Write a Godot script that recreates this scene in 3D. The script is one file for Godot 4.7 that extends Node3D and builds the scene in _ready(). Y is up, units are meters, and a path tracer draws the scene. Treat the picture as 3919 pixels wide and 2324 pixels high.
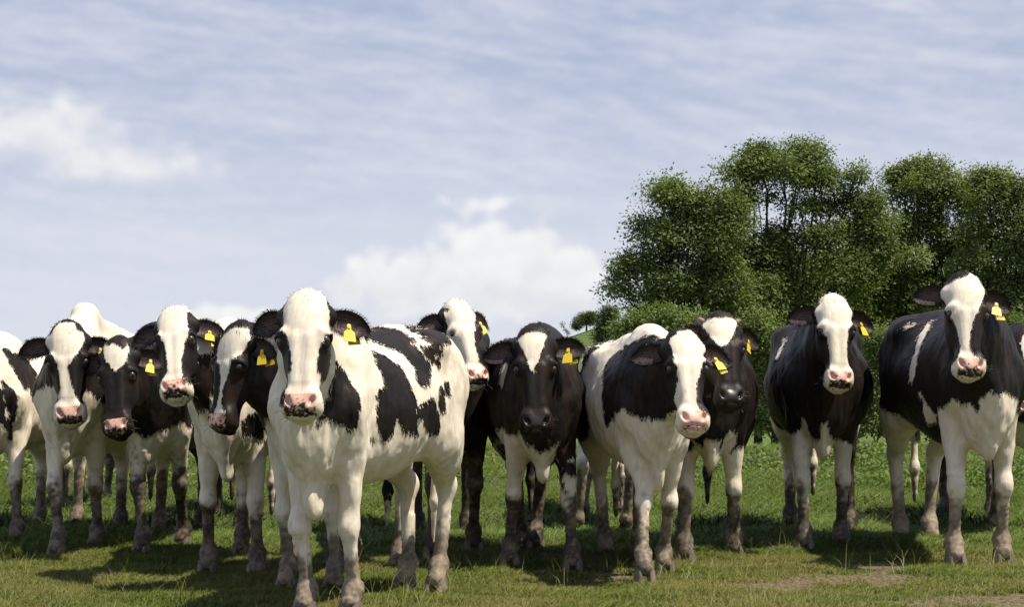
extends Node3D
# A row of young black and white cows in a pasture, oaks and a hill behind them.

var rng := RandomNumberGenerator.new()
var tone := FastNoiseLite.new()
var ragged := FastNoiseLite.new()
var veil := FastNoiseLite.new()
var mat := {}
var clumps := []
var herd := 0
var eye_ball: Mesh
var tag_front: Mesh
var tag_rear: Mesh
var stud_mesh: Mesh
var horn_mesh: Mesh
var clip_mesh: Mesh

func _ready() -> void:
	rng.seed = 5
	tone.seed = 3
	tone.frequency = 1.0
	tone.fractal_octaves = 2
	ragged.seed = 8
	ragged.frequency = 1.0
	ragged.fractal_octaves = 2
	set_camera()
	set_light()
	make_materials()
	build_ground()
	build_trees()
	for q in COWS:
		var c: Dictionary = q.duplicate()
		build_cow(c)
	build_grass()

func set_camera() -> void:
	var cam := Camera3D.new()
	cam.name = "camera"
	cam.fov = 14.58
	cam.near = 0.5
	cam.far = 4000.0
	cam.position = Vector3(0, 1.25, 0)
	cam.rotation_degrees = Vector3(0.97, 0, 0)
	add_child(cam)

func set_light() -> void:
	var env := Environment.new()
	env.background_mode = Environment.BG_SKY
	env.tonemap_mode = Environment.TONE_MAPPER_LINEAR
	env.tonemap_exposure = 1.62
	env.sdfgi_enabled = true
	env.ssao_enabled = true
	env.ssil_enabled = true
	env.sky_rotation = Vector3(0, PI, 0)
	env.sky = Sky.new()
	env.sky.sky_material = sky_material()
	var we := WorldEnvironment.new()
	we.name = "world"
	we.environment = env
	add_child(we)
	var sun := DirectionalLight3D.new()
	sun.name = "sun"
	sun.light_energy = 1.35
	sun.light_color = Color(1.0, 0.955, 0.88)
	sun.light_angular_distance = 0.53
	sun.shadow_enabled = true
	add_child(sun)
	sun.look_at_from_position(Vector3(0.44, 0.85, 0.14) * 50.0, Vector3.ZERO)
const COWS := [
	{"label": "white cow with black flank patches cut off by the left edge of the picture", "at": Vector2(-3.2, -14.9), "yaw": -8.0, "size": 0.96, "cell": 0.015, "head_cell": 0.011, "poll": Vector3(-3.55, 1.30, -14.35), "nose": Vector3(-3.85, 0.85, -14.15), "look": -50.0, "feet": [-3.36, -15.1, -3.07, -14.75], "base": "white", "mud": 0.42, "tone": 0.5, "coat": [["dark", 0.105, 1.276, 0.169, 1.251, 0.309, 1.232, 0.462, 1.193, 0.548, 1.148, 0.553, 1.104, 0.512, 1.028, 0.485, 0.965, 0.427, 0.973, 0.315, 1.000, 0.258, 1.001, 0.234, 1.045, 0.212, 1.095, 0.184, 1.145, 0.149, 1.195, 0.119, 1.232], ["dark", 0.106, 1.053, 0.138, 1.034, 0.173, 0.990, 0.194, 0.952, 0.200, 0.877, 0.196, 0.808, 0.184, 0.789, 0.146, 0.841, 0.126, 0.885, 0.111, 0.966], ["dark", 0.068, 1.041, 0.106, 0.985, 0.114, 0.898, 0.127, 0.835, 0.178, 0.777, 0.206, 0.719, 0.199, 0.656, 0.123, 0.754, 0.069, 0.806]]},
	{"label": "cow with broad white face and dark cheeks, second from the left, white hump above", "at": Vector2(-2.61, -14.3), "yaw": -10.0, "size": 1.0, "hump": 0.17, "poll": Vector3(-2.58, 1.36, -13.75), "nose": Vector3(-2.52, 0.79, -13.58), "look": 4.0, "feet": [-2.68, -14.05, -2.52, -14.45], "wide": 1.00, "base": "white", "mud": 0.40, "tone": 0.35, "belly": -0.02, "coat": [["dark", -0.62, 0.98, -0.40, 0.84, -0.25, 0.90, -0.16, 0.98, 0.0, 1.02, 0.16, 0.96, 0.30, 0.88, 0.46, 0.94, 0.62, 1.06, 0.66, 1.24, 0.50, 1.285, 0.30, 1.27, 0.0, 1.30, -0.30, 1.27, -0.55, 1.22], ["dark", -0.50, 1.31, -0.42, 1.30, -0.44, 1.335, -0.50, 1.34]], "face": [["white", -0.075, 0.006, -0.092, 0.047, -0.152, 0.047, -0.137, 0.087, -0.136, 0.129, -0.091, 0.174, -0.061, 0.213, -0.045, 0.274, -0.041, 0.337, -0.044, 0.404, -0.077, 0.440, -0.063, 0.456, -0.104, 0.483, -0.117, 0.519, -0.170, 0.500, -0.200, 0.620, 0.200, 0.620, 0.170, 0.500, 0.075, 0.492, 0.051, 0.462, 0.035, 0.417, 0.023, 0.366, 0.013, 0.314, 0.007, 0.273, 0.035, 0.231, 0.087, 0.160, 0.113, 0.114, 0.115, 0.057, 0.065, 0.046, 0.039, 0.023, 0.007, 0.011], ["white", -0.06, 0.07, -0.07, 0.02, -0.06, -0.01, 0.07, -0.005, 0.07, 0.05]]},
	{"label": "black faced cow with a white star and a pink patch on its nose", "at": Vector2(-2.12, -14.3), "yaw": -12.0, "size": 1.0, "poll": Vector3(-2.26, 1.27, -13.60), "nose": Vector3(-2.22, 0.73, -13.39), "look": -7.0, "feet": [-2.19, -14.1, -2.02, -14.6], "wide": 0.95, "base": "dark", "mud": 0.50, "tone": 0.1, "coat": [["white", -0.027, 0.755, -0.006, 0.730, 0.023, 0.692, 0.062, 0.716, 0.089, 0.728, 0.133, 0.745, 0.167, 0.750, 0.243, 0.773, 0.303, 0.785, 0.398, 0.745, 0.500, 0.780, 0.620, 0.620, 0.620, 0.000, -0.620, 0.000, -0.620, 0.620, -0.450, 0.720]], "face": [["white", -0.110, 0.009, -0.075, 0.026, -0.043, 0.048, -0.020, 0.032, 0.022, 0.052, 0.050, 0.081, 0.089, 0.036, 0.100, 0.068, 0.081, 0.124, 0.068, 0.176, 0.043, 0.201, 0.013, 0.226, -0.015, 0.200, -0.026, 0.168, -0.050, 0.156, -0.067, 0.101, -0.094, 0.052], ["white", -0.067, 0.528, -0.018, 0.520, 0.012, 0.517, 0.042, 0.532, 0.043, 0.560, -0.040, 0.551]]},
	{"label": "cow with clean white blaze raised behind the cow that looks sideways", "at": Vector2(-1.51, -12.9), "yaw": -3.0, "size": 1.0, "poll": Vector3(-1.77, 1.43, -12.45), "nose": Vector3(-1.71, 0.97, -12.11), "look": -4.0, "feet": [-1.655, -12.97, -1.37, -12.8], "wide": 0.93, "base": "white", "mud": 0.36, "tone": 0.3, "dewlap": 0.07, "coat": [["dark", -0.061, 1.153, -0.051, 1.186, -0.023, 1.196, -0.005, 1.130, -0.011, 1.041, -0.024, 0.941, -0.034, 0.896, -0.052, 0.918, -0.118, 0.869, -0.141, 0.914, -0.085, 0.963, -0.067, 1.031], ["dark", 0.066, 0.826, 0.091, 0.848, 0.150, 0.880, 0.203, 0.890, 0.298, 0.727, 0.261, 0.722, 0.206, 0.747, 0.093, 0.767], ["dark", -0.9, 1.2, -0.5, 1.0, -0.3, 1.1, -0.2, 1.3, -0.5, 1.36, -0.9, 1.3], ["dark", 0.9, 1.25, 0.62, 0.95, 0.75, 0.85, 1.2, 0.9, 1.4, 1.2]], "face": [["white", -0.108, 0.034, -0.052, 0.015, 0.035, 0.033, 0.092, 0.071, 0.090, 0.165, 0.080, 0.260, 0.062, 0.338, 0.050, 0.407, 0.058, 0.510, 0.085, 0.544, 0.160, 0.500, 0.200, 0.620, -0.200, 0.620, -0.160, 0.500, -0.089, 0.534, -0.061, 0.478, -0.036, 0.447, -0.032, 0.356, -0.043, 0.271, -0.066, 0.206, -0.108, 0.094], ["white", -0.08, 0.07, -0.14, 0.03, -0.24, 0.0, -0.24, -0.12, 0.24, -0.12, 0.24, 0.0, 0.14, 0.03, 0.08, 0.07]]},
	{"label": "cow turning its half white face sideways to the left beside the front cow", "at": Vector2(-1.03, -12.1), "yaw": -14.0, "size": 1.0, "cell": 0.0145, "poll": Vector3(-1.36, 1.34, -11.75), "nose": Vector3(-1.43, 0.82, -11.66), "look": -42.0, "feet": [-1.14, -12.1, -0.90, -12.1], "wide": 0.97, "base": "dark", "mud": 0.30, "tone": 0.5, "coat": [["white", -0.7, 0.0, -0.62, 0.72, -0.40, 0.86, -0.2, 0.80, 0.0, 0.92, 0.2, 0.84, 0.4, 0.82, 0.62, 0.70, 0.7, 0.0], ["white", 1.2, 0.0, 1.25, 0.85, 1.6, 0.9, 1.9, 0.0], ["white", -1.2, 0.0, -1.25, 0.85, -1.6, 0.9, -1.9, 0.0]], "face": [["white", -0.030, 0.052, 0.032, 0.014, 0.137, 0.015, 0.147, 0.064, 0.124, 0.140, 0.073, 0.214, 0.054, 0.307, 0.039, 0.379, 0.037, 0.449, 0.072, 0.507, 0.062, 0.534, -0.006, 0.545, -0.022, 0.509, -0.013, 0.472, 0.007, 0.402, 0.011, 0.332, -0.008, 0.250, -0.056, 0.187, -0.080, 0.111]]},
	{"label": "nearest and largest cow, mostly white with black flank patches and a hanging dewlap", "at": Vector2(-0.85, -11.0), "yaw": -19.0, "size": 1.02, "poll": Vector3(-0.92, 1.47, -10.60), "nose": Vector3(-0.92, 0.93, -10.36), "look": -5.0, "feet": [-0.945, -10.95, -0.735, -10.95, -0.43, -12.55, -0.27, -12.4], "base": "white", "cell": 0.0115, "dewlap": 0.12, "mud": 0.27, "tone": 0.75, "face_base": "white", "belly": -0.03, "fat": 1.0, "coat": [["dark", 0.139, 1.140, 0.182, 1.115, 0.227, 1.071, 0.260, 1.013, 0.268, 0.955, 0.260, 0.916, 0.249, 0.877, 0.260, 0.852, 0.223, 0.838, 0.200, 0.858, 0.173, 0.869, 0.147, 0.879, 0.124, 0.880, 0.103, 0.895, 0.091, 0.880, 0.083, 0.856, 0.075, 0.862, 0.070, 0.900, 0.081, 0.929, 0.107, 0.977, 0.119, 1.035, 0.127, 1.092], ["dark", 0.588, 1.187, 0.652, 1.177, 0.706, 1.156, 0.757, 1.115, 0.786, 1.075, 0.782, 1.034, 0.796, 0.983, 0.818, 0.932, 0.794, 0.912, 0.866, 0.931, 0.937, 0.955, 1.017, 0.958, 1.071, 0.925, 1.130, 0.882, 1.157, 0.829, 1.152, 0.797, 1.050, 0.796, 0.957, 0.805, 0.896, 0.848, 0.860, 0.875, 0.815, 0.861, 0.840, 0.809, 0.785, 0.801, 0.704, 0.813, 0.664, 0.855, 0.636, 0.876, 0.618, 0.856, 0.629, 0.816, 0.602, 0.787, 0.577, 0.777, 0.536, 0.809, 0.507, 0.870, 0.492, 0.939, 0.500, 0.979, 0.521, 1.008, 0.550, 1.028, 0.566, 1.077, 0.569, 1.127], ["dark", 0.706, 1.283, 0.961, 1.298, 1.048, 1.298, 1.088, 1.288, 1.083, 1.269, 1.054, 1.243, 1.032, 1.217, 1.045, 1.196, 1.074, 1.154, 1.090, 1.112, 1.047, 1.061, 0.968, 1.016, 0.896, 1.032, 0.888, 1.073, 0.924, 1.114, 0.907, 1.155, 0.868, 1.196, 0.800, 1.217, 0.735, 1.237, 0.627, 1.242, 0.491, 1.262], ["dark", 1.183, 1.296, 1.380, 1.306, 1.426, 1.315, 1.457, 1.308, 1.476, 1.281, 1.361, 1.222, 1.216, 1.227, 1.144, 1.217, 1.115, 1.238, 1.126, 1.259, 1.169, 1.285], ["dark", 1.047, 1.206, 1.103, 1.222, 1.144, 1.217, 1.196, 1.185, 1.185, 1.164, 1.146, 1.169, 1.205, 1.132, 1.205, 1.111, 1.171, 1.112, 1.110, 1.144, 1.064, 1.175], ["dark", 1.096, 0.977, 1.173, 1.022, 1.201, 0.985, 1.230, 0.942, 1.234, 0.900, 1.209, 0.885, 1.159, 0.897, 1.102, 0.935], ["dark", 1.229, 1.032, 1.273, 1.031, 1.266, 0.982, 1.224, 0.990], ["dark", 0.460, 0.800, 0.498, 0.808, 0.518, 0.768, 0.489, 0.773]], "face": [["dark", -0.094, 0.125, -0.082, 0.199, -0.063, 0.226, -0.049, 0.266, -0.040, 0.326, -0.040, 0.399, -0.070, 0.402, -0.065, 0.486, -0.078, 0.561, -0.160, 0.520, -0.300, 0.420, -0.400, 0.200, -0.360, 0.000, -0.120, 0.000, -0.115, 0.050], ["dark", 0.123, 0.094, 0.141, 0.151, 0.183, 0.161, 0.109, 0.225, 0.093, 0.257, 0.084, 0.290, 0.080, 0.353, 0.088, 0.390, 0.129, 0.381, 0.159, 0.404, 0.276, 0.394, 0.274, 0.402, 0.270, 0.364, 0.259, 0.328, 0.232, 0.259, 0.300, 0.240, 0.400, 0.160, 0.380, 0.000, 0.120, 0.000], ["white", -0.09, 0.08, -0.15, 0.03, -0.24, 0.005, -0.24, -0.12, 0.24, -0.12, 0.24, 0.005, 0.15, 0.03, 0.10, 0.08]]},
	{"label": "cow looking over the white rump of the nearest cow, pale forehead", "at": Vector2(-0.345, -14.1), "yaw": 5.0, "size": 1.05, "cell": 0.015, "poll": Vector3(-0.31, 1.48, -13.35), "nose": Vector3(-0.19, 1.02, -13.14), "look": 28.0, "feet": [-0.46, -13.9, -0.23, -14.3], "wide": 0.96, "base": "dark", "mud": 0.55, "tone": 0.1, "coat": [["white", -0.4, 0.0, -0.3, 0.60, 0.3, 0.60, 0.4, 0.0]], "face": [["white", -0.106, 0.071, -0.055, 0.020, 0.019, 0.006, 0.089, 0.022, 0.114, 0.063, 0.141, 0.081, 0.058, 0.175, 0.026, 0.277, 0.021, 0.345, 0.030, 0.408, 0.026, 0.449, 0.130, 0.620, -0.220, 0.620, -0.160, 0.400, -0.140, 0.200, -0.130, 0.050], ["white", -0.08, 0.07, -0.14, 0.03, -0.24, 0.0, -0.24, -0.12, 0.24, -0.12, 0.24, 0.0, 0.14, 0.03, 0.08, 0.07]]},
	{"label": "black headed cow with a white wedge on its forehead and black muzzle", "at": Vector2(0.16, -13.25), "yaw": 2.0, "size": 0.99, "poll": Vector3(0.12, 1.33, -12.85), "nose": Vector3(0.13, 0.77, -12.66), "look": 2.0, "feet": [-0.014, -13.35, 0.333, -13.15, 0.05, -14.65, 0.14, -14.5], "wide": 0.96, "base": "dark", "pink": 0.0, "mud": 0.40, "tone": 0.2, "brown": 0.25, "dewlap": 0.08, "coat": [["white", -0.448, 1.409, -0.463, 1.404, -0.429, 1.381, -0.086, 1.360, -0.459, 1.378, -0.455, 1.361, -1.381, 1.326, -1.328, 1.289, -1.104, 1.242, -1.089, 1.218, -1.140, 1.230, -1.289, 1.289, -1.399, 1.350, -1.397, 1.399], ["white", -0.072, 1.360, -0.018, 1.348, 0.016, 1.337, -0.014, 1.339], ["white", -1.468, 0.586, -1.474, 0.637, -1.297, 0.684, -0.604, 0.786, -0.325, 0.776, -0.254, 0.748, -0.140, 0.776, -0.126, 0.740, -0.069, 0.695, -0.049, 0.720, -0.040, 0.677, -0.003, 0.667, 0.051, 0.701, 0.082, 0.718, 0.170, 0.627, 0.222, 0.615, 0.273, 0.627, 0.620, 0.000, -0.620, 0.000], ["dark", -1.352, 0.643, -1.284, 0.661, -1.321, 0.638, -0.405, 0.623, -0.446, 0.573, -0.447, 0.579, -1.533, 0.569], ["dark", 0.074, 0.670, 0.078, 0.743, 0.269, 0.747, 0.283, 0.626, 0.219, 0.591, 0.188, 0.615], ["dark", 1.570, 0.514, 0.180, 0.608, 0.200, 0.578, 0.216, 0.529, 0.066, 0.524], ["dark", 0.203, 0.555, 0.219, 0.570, 0.217, 0.496, 0.200, 0.443, 0.204, 0.495], ["white", -0.52, 1.42, -0.98, 1.42, -0.82, 1.26, -0.68, 1.13, -0.56, 1.02, -0.47, 0.98, -0.48, 1.10, -0.50, 1.25]], "face": [["white", -0.112, 0.070, -0.085, 0.052, -0.050, 0.033, 0.005, 0.029, 0.059, 0.039, 0.077, 0.049, 0.053, 0.097, 0.036, 0.152, 0.020, 0.199, -0.001, 0.234, -0.011, 0.257, 0.004, 0.268, -0.011, 0.276, -0.030, 0.258, -0.042, 0.210, -0.055, 0.167, -0.084, 0.114]]},
	{"label": "white bodied cow with black neck stepping forward, foreleg lifted", "at": Vector2(0.755, -12.85), "yaw": 6.0, "size": 0.97, "hump": 0.04, "poll": Vector3(0.88, 1.31, -12.30), "nose": Vector3(0.92, 0.81, -12.01), "look": 8.0, "feet": [0.69, -12.45, 0.83, -13.0, 0.50, -14.5, 0.68, -14.55], "wide": 0.94, "base": "white", "pink": 1.0, "lift": [0, Vector3(-0.08, 0.43, 0.20), 0.02], "mud": 0.36, "tone": 0.5, "dewlap": 0.09, "belly": -0.02, "coat": [["dark", -0.634, 1.023, -0.710, 1.095, -0.847, 1.167, -0.928, 1.241, -0.430, 1.279, -0.108, 1.326, -0.019, 1.326, -0.001, 1.302, 0.020, 1.131, 0.021, 0.946, 0.007, 0.927, 0.007, 0.892, -0.028, 0.878, -0.081, 0.881, -0.142, 0.902, -0.209, 0.931, -0.284, 0.911, -0.530, 0.856, -0.583, 0.818, -0.587, 0.879, -0.593, 0.951], ["dark", -1.570, 0.979, -1.393, 1.015, -1.178, 0.949, -0.940, 0.880, -1.135, 0.799, -1.253, 0.731, -1.369, 0.707, -1.437, 0.724, -1.446, 0.801, -1.478, 0.903], ["dark", -1.181, 1.228, -1.292, 1.278, -1.399, 1.317, -1.361, 1.336, -1.394, 1.297, -1.151, 1.253, -1.174, 1.202, -1.378, 1.137, -1.563, 1.083, -1.542, 1.109, -1.444, 1.175]], "face": [["white", -0.095, 0.049, -0.049, 0.034, 0.019, 0.020, 0.111, 0.021, 0.136, 0.056, 0.147, 0.115, 0.075, 0.225, 0.055, 0.290, 0.032, 0.357, 0.021, 0.431, 0.032, 0.493, 0.069, 0.525, 0.170, 0.520, 0.200, 0.620, -0.200, 0.620, -0.170, 0.500, -0.113, 0.521, -0.168, 0.438, -0.184, 0.393, -0.115, 0.358, -0.071, 0.318, -0.064, 0.251, -0.075, 0.183, -0.086, 0.119], ["white", -0.05, 0.06, -0.05, 0.015, 0.06, 0.0, 0.08, 0.05]]},
	{"label": "black muzzled cow with horn buds peering from behind the stepping cow", "at": Vector2(1.15, -13.8), "yaw": -4.0, "size": 1.02, "poll": Vector3(1.17, 1.41, -13.30), "nose": Vector3(1.20, 0.90, -13.05), "look": 11.0, "feet": [0.99, -13.65, 1.30, -13.9], "wide": 0.98, "base": "dark", "pink": 0.0, "horn": 1, "mud": 0.38, "tone": 0.35, "dewlap": 0.06, "coat": [["white", -0.226, 0.548, -0.213, 0.620, -0.130, 0.696, -0.076, 0.674, -0.049, 0.657, -0.012, 0.702, 0.018, 0.677, 0.039, 0.700, 0.059, 0.638, 0.074, 0.724, 0.101, 0.747, 0.256, 0.717, 0.284, 0.667, 0.301, 0.618, 0.347, 0.642, 1.491, 0.567, 0.500, 0.600, 0.500, 0.000, -0.500, 0.000, -0.450, 0.550]], "face": [["white", -0.167, 0.036, -0.104, 0.032, -0.031, 0.040, 0.044, 0.035, 0.114, 0.036, 0.067, 0.109, 0.036, 0.174, -0.001, 0.228, -0.037, 0.252, -0.061, 0.221, -0.104, 0.145, -0.125, 0.094]]},
	{"label": "black bodied cow with full white blaze standing alone before the oaks", "at": Vector2(1.89, -14.5), "yaw": -5.0, "size": 1.06, "poll": Vector3(1.89, 1.52, -13.95), "nose": Vector3(1.89, 0.99, -13.72), "look": 8.0, "feet": [1.76, -14.35, 2.02, -14.6, 1.85, -15.8, 2.17, -15.3], "wide": 0.94, "base": "dark", "fat": 1.1, "mud": 0.36, "tone": 0.15, "dewlap": 0.06, "coat": [["white", -1.033, 1.213, -0.936, 1.216, -0.618, 1.117, -0.645, 1.076, -0.955, 1.143], ["white", -1.632, 0.500, -0.266, 0.665, -0.112, 0.750, -0.088, 0.671, -0.052, 0.632, -0.017, 0.634, -0.011, 0.728, 0.013, 0.754, 0.023, 0.674, 0.070, 0.645, 0.253, 0.639, 0.320, 0.618, 0.355, 0.597, 0.550, 0.600, 0.600, 0.000, -0.600, 0.000, -0.550, 0.580], ["white", 1.2, 0.0, 1.3, 0.72, 1.5, 0.8, 1.9, 0.5, 1.9, 0.0], ["white", -1.2, 0.0, -1.3, 0.72, -1.5, 0.8, -1.9, 0.5, -1.9, 0.0]], "face": [["white", -0.150, 0.092, -0.126, 0.040, -0.040, 0.009, 0.048, 0.018, 0.134, 0.056, 0.129, 0.122, 0.054, 0.247, 0.048, 0.322, 0.049, 0.425, 0.086, 0.476, 0.160, 0.500, 0.200, 0.620, -0.200, 0.620, -0.170, 0.500, -0.125, 0.563, -0.130, 0.500, -0.078, 0.488, -0.072, 0.423, -0.071, 0.336, -0.087, 0.264, -0.155, 0.171], ["white", -0.08, 0.07, -0.14, 0.03, -0.24, 0.0, -0.24, -0.12, 0.24, -0.12, 0.24, 0.0, 0.14, 0.03, 0.08, 0.07]]},
	{"label": "tallest cow at the right with white muzzle and white forelegs", "at": Vector2(2.65, -13.55), "yaw": 4.0, "size": 1.10, "poll": Vector3(2.48, 1.62, -13.00), "nose": Vector3(2.46, 1.07, -12.78), "look": 3.0, "feet": [2.50, -13.45, 2.80, -13.6, 2.42, -15.1, 2.60, -14.8], "wide": 0.96, "base": "dark", "mud": 0.36, "tone": 0.85, "dewlap": 0.05, "coat": [["white", -0.937, 1.261, -0.848, 1.217, -0.756, 1.142, -0.686, 1.056, -0.676, 0.982, -0.703, 0.920, -0.742, 0.931, -0.749, 0.993, -0.788, 1.080, -0.905, 1.179, -0.976, 1.243], ["white", -0.634, 0.878, -0.625, 0.835, -0.648, 0.737, -0.714, 0.679, -0.565, 0.727, -0.491, 0.790, -0.296, 0.812, -0.210, 0.850, -0.153, 0.834, -0.096, 0.847, -0.082, 0.800, -0.068, 0.812, -0.052, 0.872, -0.035, 0.914, -0.020, 0.902, -0.005, 0.879, 0.018, 0.896, 0.500, 0.700, 0.600, 0.000, -0.620, 0.000, -0.600, 0.600, -0.500, 0.750], ["white", -1.163, 1.206, -1.109, 1.246, -1.038, 1.243, -1.077, 1.218], ["white", -1.15, 0.0, -0.9, 0.66, -1.1, 0.72, -1.5, 0.8, -1.9, 0.9, -1.9, 0.0], ["white", 1.2, 0.0, 1.3, 0.72, 1.5, 0.8, 1.9, 0.5, 1.9, 0.0], ["white", -1.75, 1.02, -1.82, 0.9, -1.9, 1.2, -1.75, 1.2]], "face": [["white", -0.161, 0.059, -0.081, 0.036, 0.006, 0.018, 0.115, -0.003, 0.133, 0.043, 0.121, 0.104, 0.065, 0.183, 0.028, 0.273, 0.006, 0.353, -0.009, 0.420, 0.017, 0.485, 0.065, 0.509, 0.170, 0.500, 0.200, 0.620, -0.200, 0.620, -0.170, 0.500, -0.116, 0.530, -0.073, 0.502, -0.063, 0.444, -0.079, 0.345, -0.108, 0.247, -0.179, 0.135], ["white", -0.02, 0.06, 0.0, 0.01, 0.05, -0.02, 0.09, 0.02, 0.09, 0.06]]},
	{"label": "dark cow half cut off by the right edge of the picture", "at": Vector2(3.27, -15.3), "yaw": 6.0, "size": 1.0, "cell": 0.015, "poll": Vector3(3.20, 1.32, -14.80), "nose": Vector3(3.17, 0.80, -14.58), "look": -2.0, "feet": [3.12, -15.4, 3.40, -15.2], "base": "dark", "mud": 0.36, "tone": 0.3, "coat": [["white", -0.5, 0.0, -0.35, 0.70, -0.1, 0.76, 0.2, 0.72, 0.5, 0.66, 0.9, 0.60, 1.3, 0.66, 1.9, 0.6, 1.9, 0.0]], "face": [["white", -0.03, 0.04, -0.05, 0.10, -0.035, 0.2, -0.01, 0.24, 0.03, 0.18, 0.05, 0.09, 0.03, 0.04]]},
	{"label": "cow seen from behind, white rump between the wedge faced cow and the stepping cow", "at": Vector2(0.70, -16.6), "yaw": 180.0, "size": 0.92, "cell": 0.016, "head_cell": 0.012, "poll": Vector3(0.60, 1.1, -17.3), "nose": Vector3(0.60, 0.6, -17.4), "look": 180.0, "feet": [0.75, -16.7, 0.5, -16.6, 0.74, -15.45, 0.43, -15.3], "base": "white", "mud": 0.45, "tone": 0.5, "coat": [["dark", 0.5, 0.8, 0.5, 1.2, 0.9, 1.3, 1.1, 1.1, 1.0, 0.8, 0.7, 0.7], ["dark", -0.5, 0.8, -0.5, 1.2, -0.9, 1.3, -1.1, 1.1, -1.0, 0.8]]},
	{"label": "dark cow seen from behind, muddy hind legs between the star faced and blazed cows", "at": Vector2(-1.80, -17.0), "yaw": 178.0, "size": 0.92, "cell": 0.017, "head_cell": 0.013, "poll": Vector3(-1.82, 1.05, -17.7), "nose": Vector3(-1.84, 0.55, -17.75), "look": 180.0, "feet": [-1.66, -17.0, -1.9, -17.1], "base": "dark", "mud": 0.6, "tone": 0.1, "tail": 0.15},
	{"label": "cow seen from behind in the gap right of the cow at the left edge", "at": Vector2(-2.92, -17.9), "yaw": 172.0, "size": 0.9, "cell": 0.017, "head_cell": 0.013, "poll": Vector3(-2.86, 1.0, -18.6), "nose": Vector3(-2.84, 0.5, -18.65), "look": 180.0, "feet": [-2.78, -17.9, -3.06, -18.0], "base": "dark", "mud": 0.5, "tone": 0.25, "tail": -0.1, "coat": [["white", -1.2, 0.0, -1.3, 0.8, -1.6, 0.9, -1.9, 0.7, -1.9, 0.0], ["white", 1.2, 0.0, 1.3, 0.8, 1.6, 0.9, 1.9, 0.7, 1.9, 0.0]]},
]
# ---------------------------------------------------------------- cows
const TRUNK := [[-1.35, 1.13, 1.00, 0.04], [-1.29, 1.19, 0.86, 0.14], [-1.16, 1.265, 0.74, 0.21], [-0.95, 1.31, 0.69, 0.25], [-0.75, 1.32, 0.64, 0.275], [-0.5, 1.295, 0.60, 0.295], [-0.25, 1.285, 0.59, 0.275], [-0.05, 1.31, 0.60, 0.215], [0.10, 1.31, 0.635, 0.17], [0.20, 1.25, 0.67, 0.15], [0.30, 1.13, 0.73, 0.11], [0.36, 1.03, 0.80, 0.04]]
const SKULL := [[-0.03, 0.02, -0.02, -0.06], [0.0, 0.066, 0.022, -0.10], [0.04, 0.096, 0.048, -0.14], [0.10, 0.108, 0.064, -0.165], [0.18, 0.110, 0.070, -0.175], [0.25, 0.104, 0.066, -0.18], [0.32, 0.088, 0.058, -0.17], [0.38, 0.075, 0.053, -0.14], [0.43, 0.068, 0.048, -0.115], [0.48, 0.078, 0.047, -0.10], [0.53, 0.087, 0.045, -0.095], [0.57, 0.082, 0.040, -0.088], [0.597, 0.060, 0.022, -0.07], [0.612, 0.025, 0.0, -0.04]]

func to_pose(c: Dictionary) -> void:
	# the world numbers of a cow (head, feet) turned into its own metres, root between the fore feet
	var root := Transform3D(Basis(Vector3.UP, deg_to_rad(c.yaw)), Vector3(c.at.x, 0, c.at.y))
	c.root = root
	var into := root.affine_inverse()
	var s: float = c.size
	var poll: Vector3 = into * c.poll / s
	var nose: Vector3 = into * c.nose / s
	var hint := into.basis * Vector3(sin(deg_to_rad(c.look)), 0.0, cos(deg_to_rad(c.look)))
	var down := (nose - poll).normalized()
	var front := (hint - down * hint.dot(down)).normalized()
	if c.has("tilt"):
		front = front.rotated(down, deg_to_rad(c.tilt))
	c.head = Transform3D(Basis((-down).cross(front), -down, front), poll)
	c.hs = (nose - poll).length() / 0.60
	var feet := []
	for i in 4:
		if c.feet.size() > i * 2 + 1:
			var ft: Vector3 = into * Vector3(c.feet[i * 2], 0, c.feet[i * 2 + 1]) / s
			ft.z = maxf(ft.z, -1.24 if i == 2 else -1.16)
			feet.append(ft)
		else:
			feet.append(Vector3(-0.15 if i == 2 else 0.15, 0, -1.18 if i == 2 else -1.08))
	c.legs = feet

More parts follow.
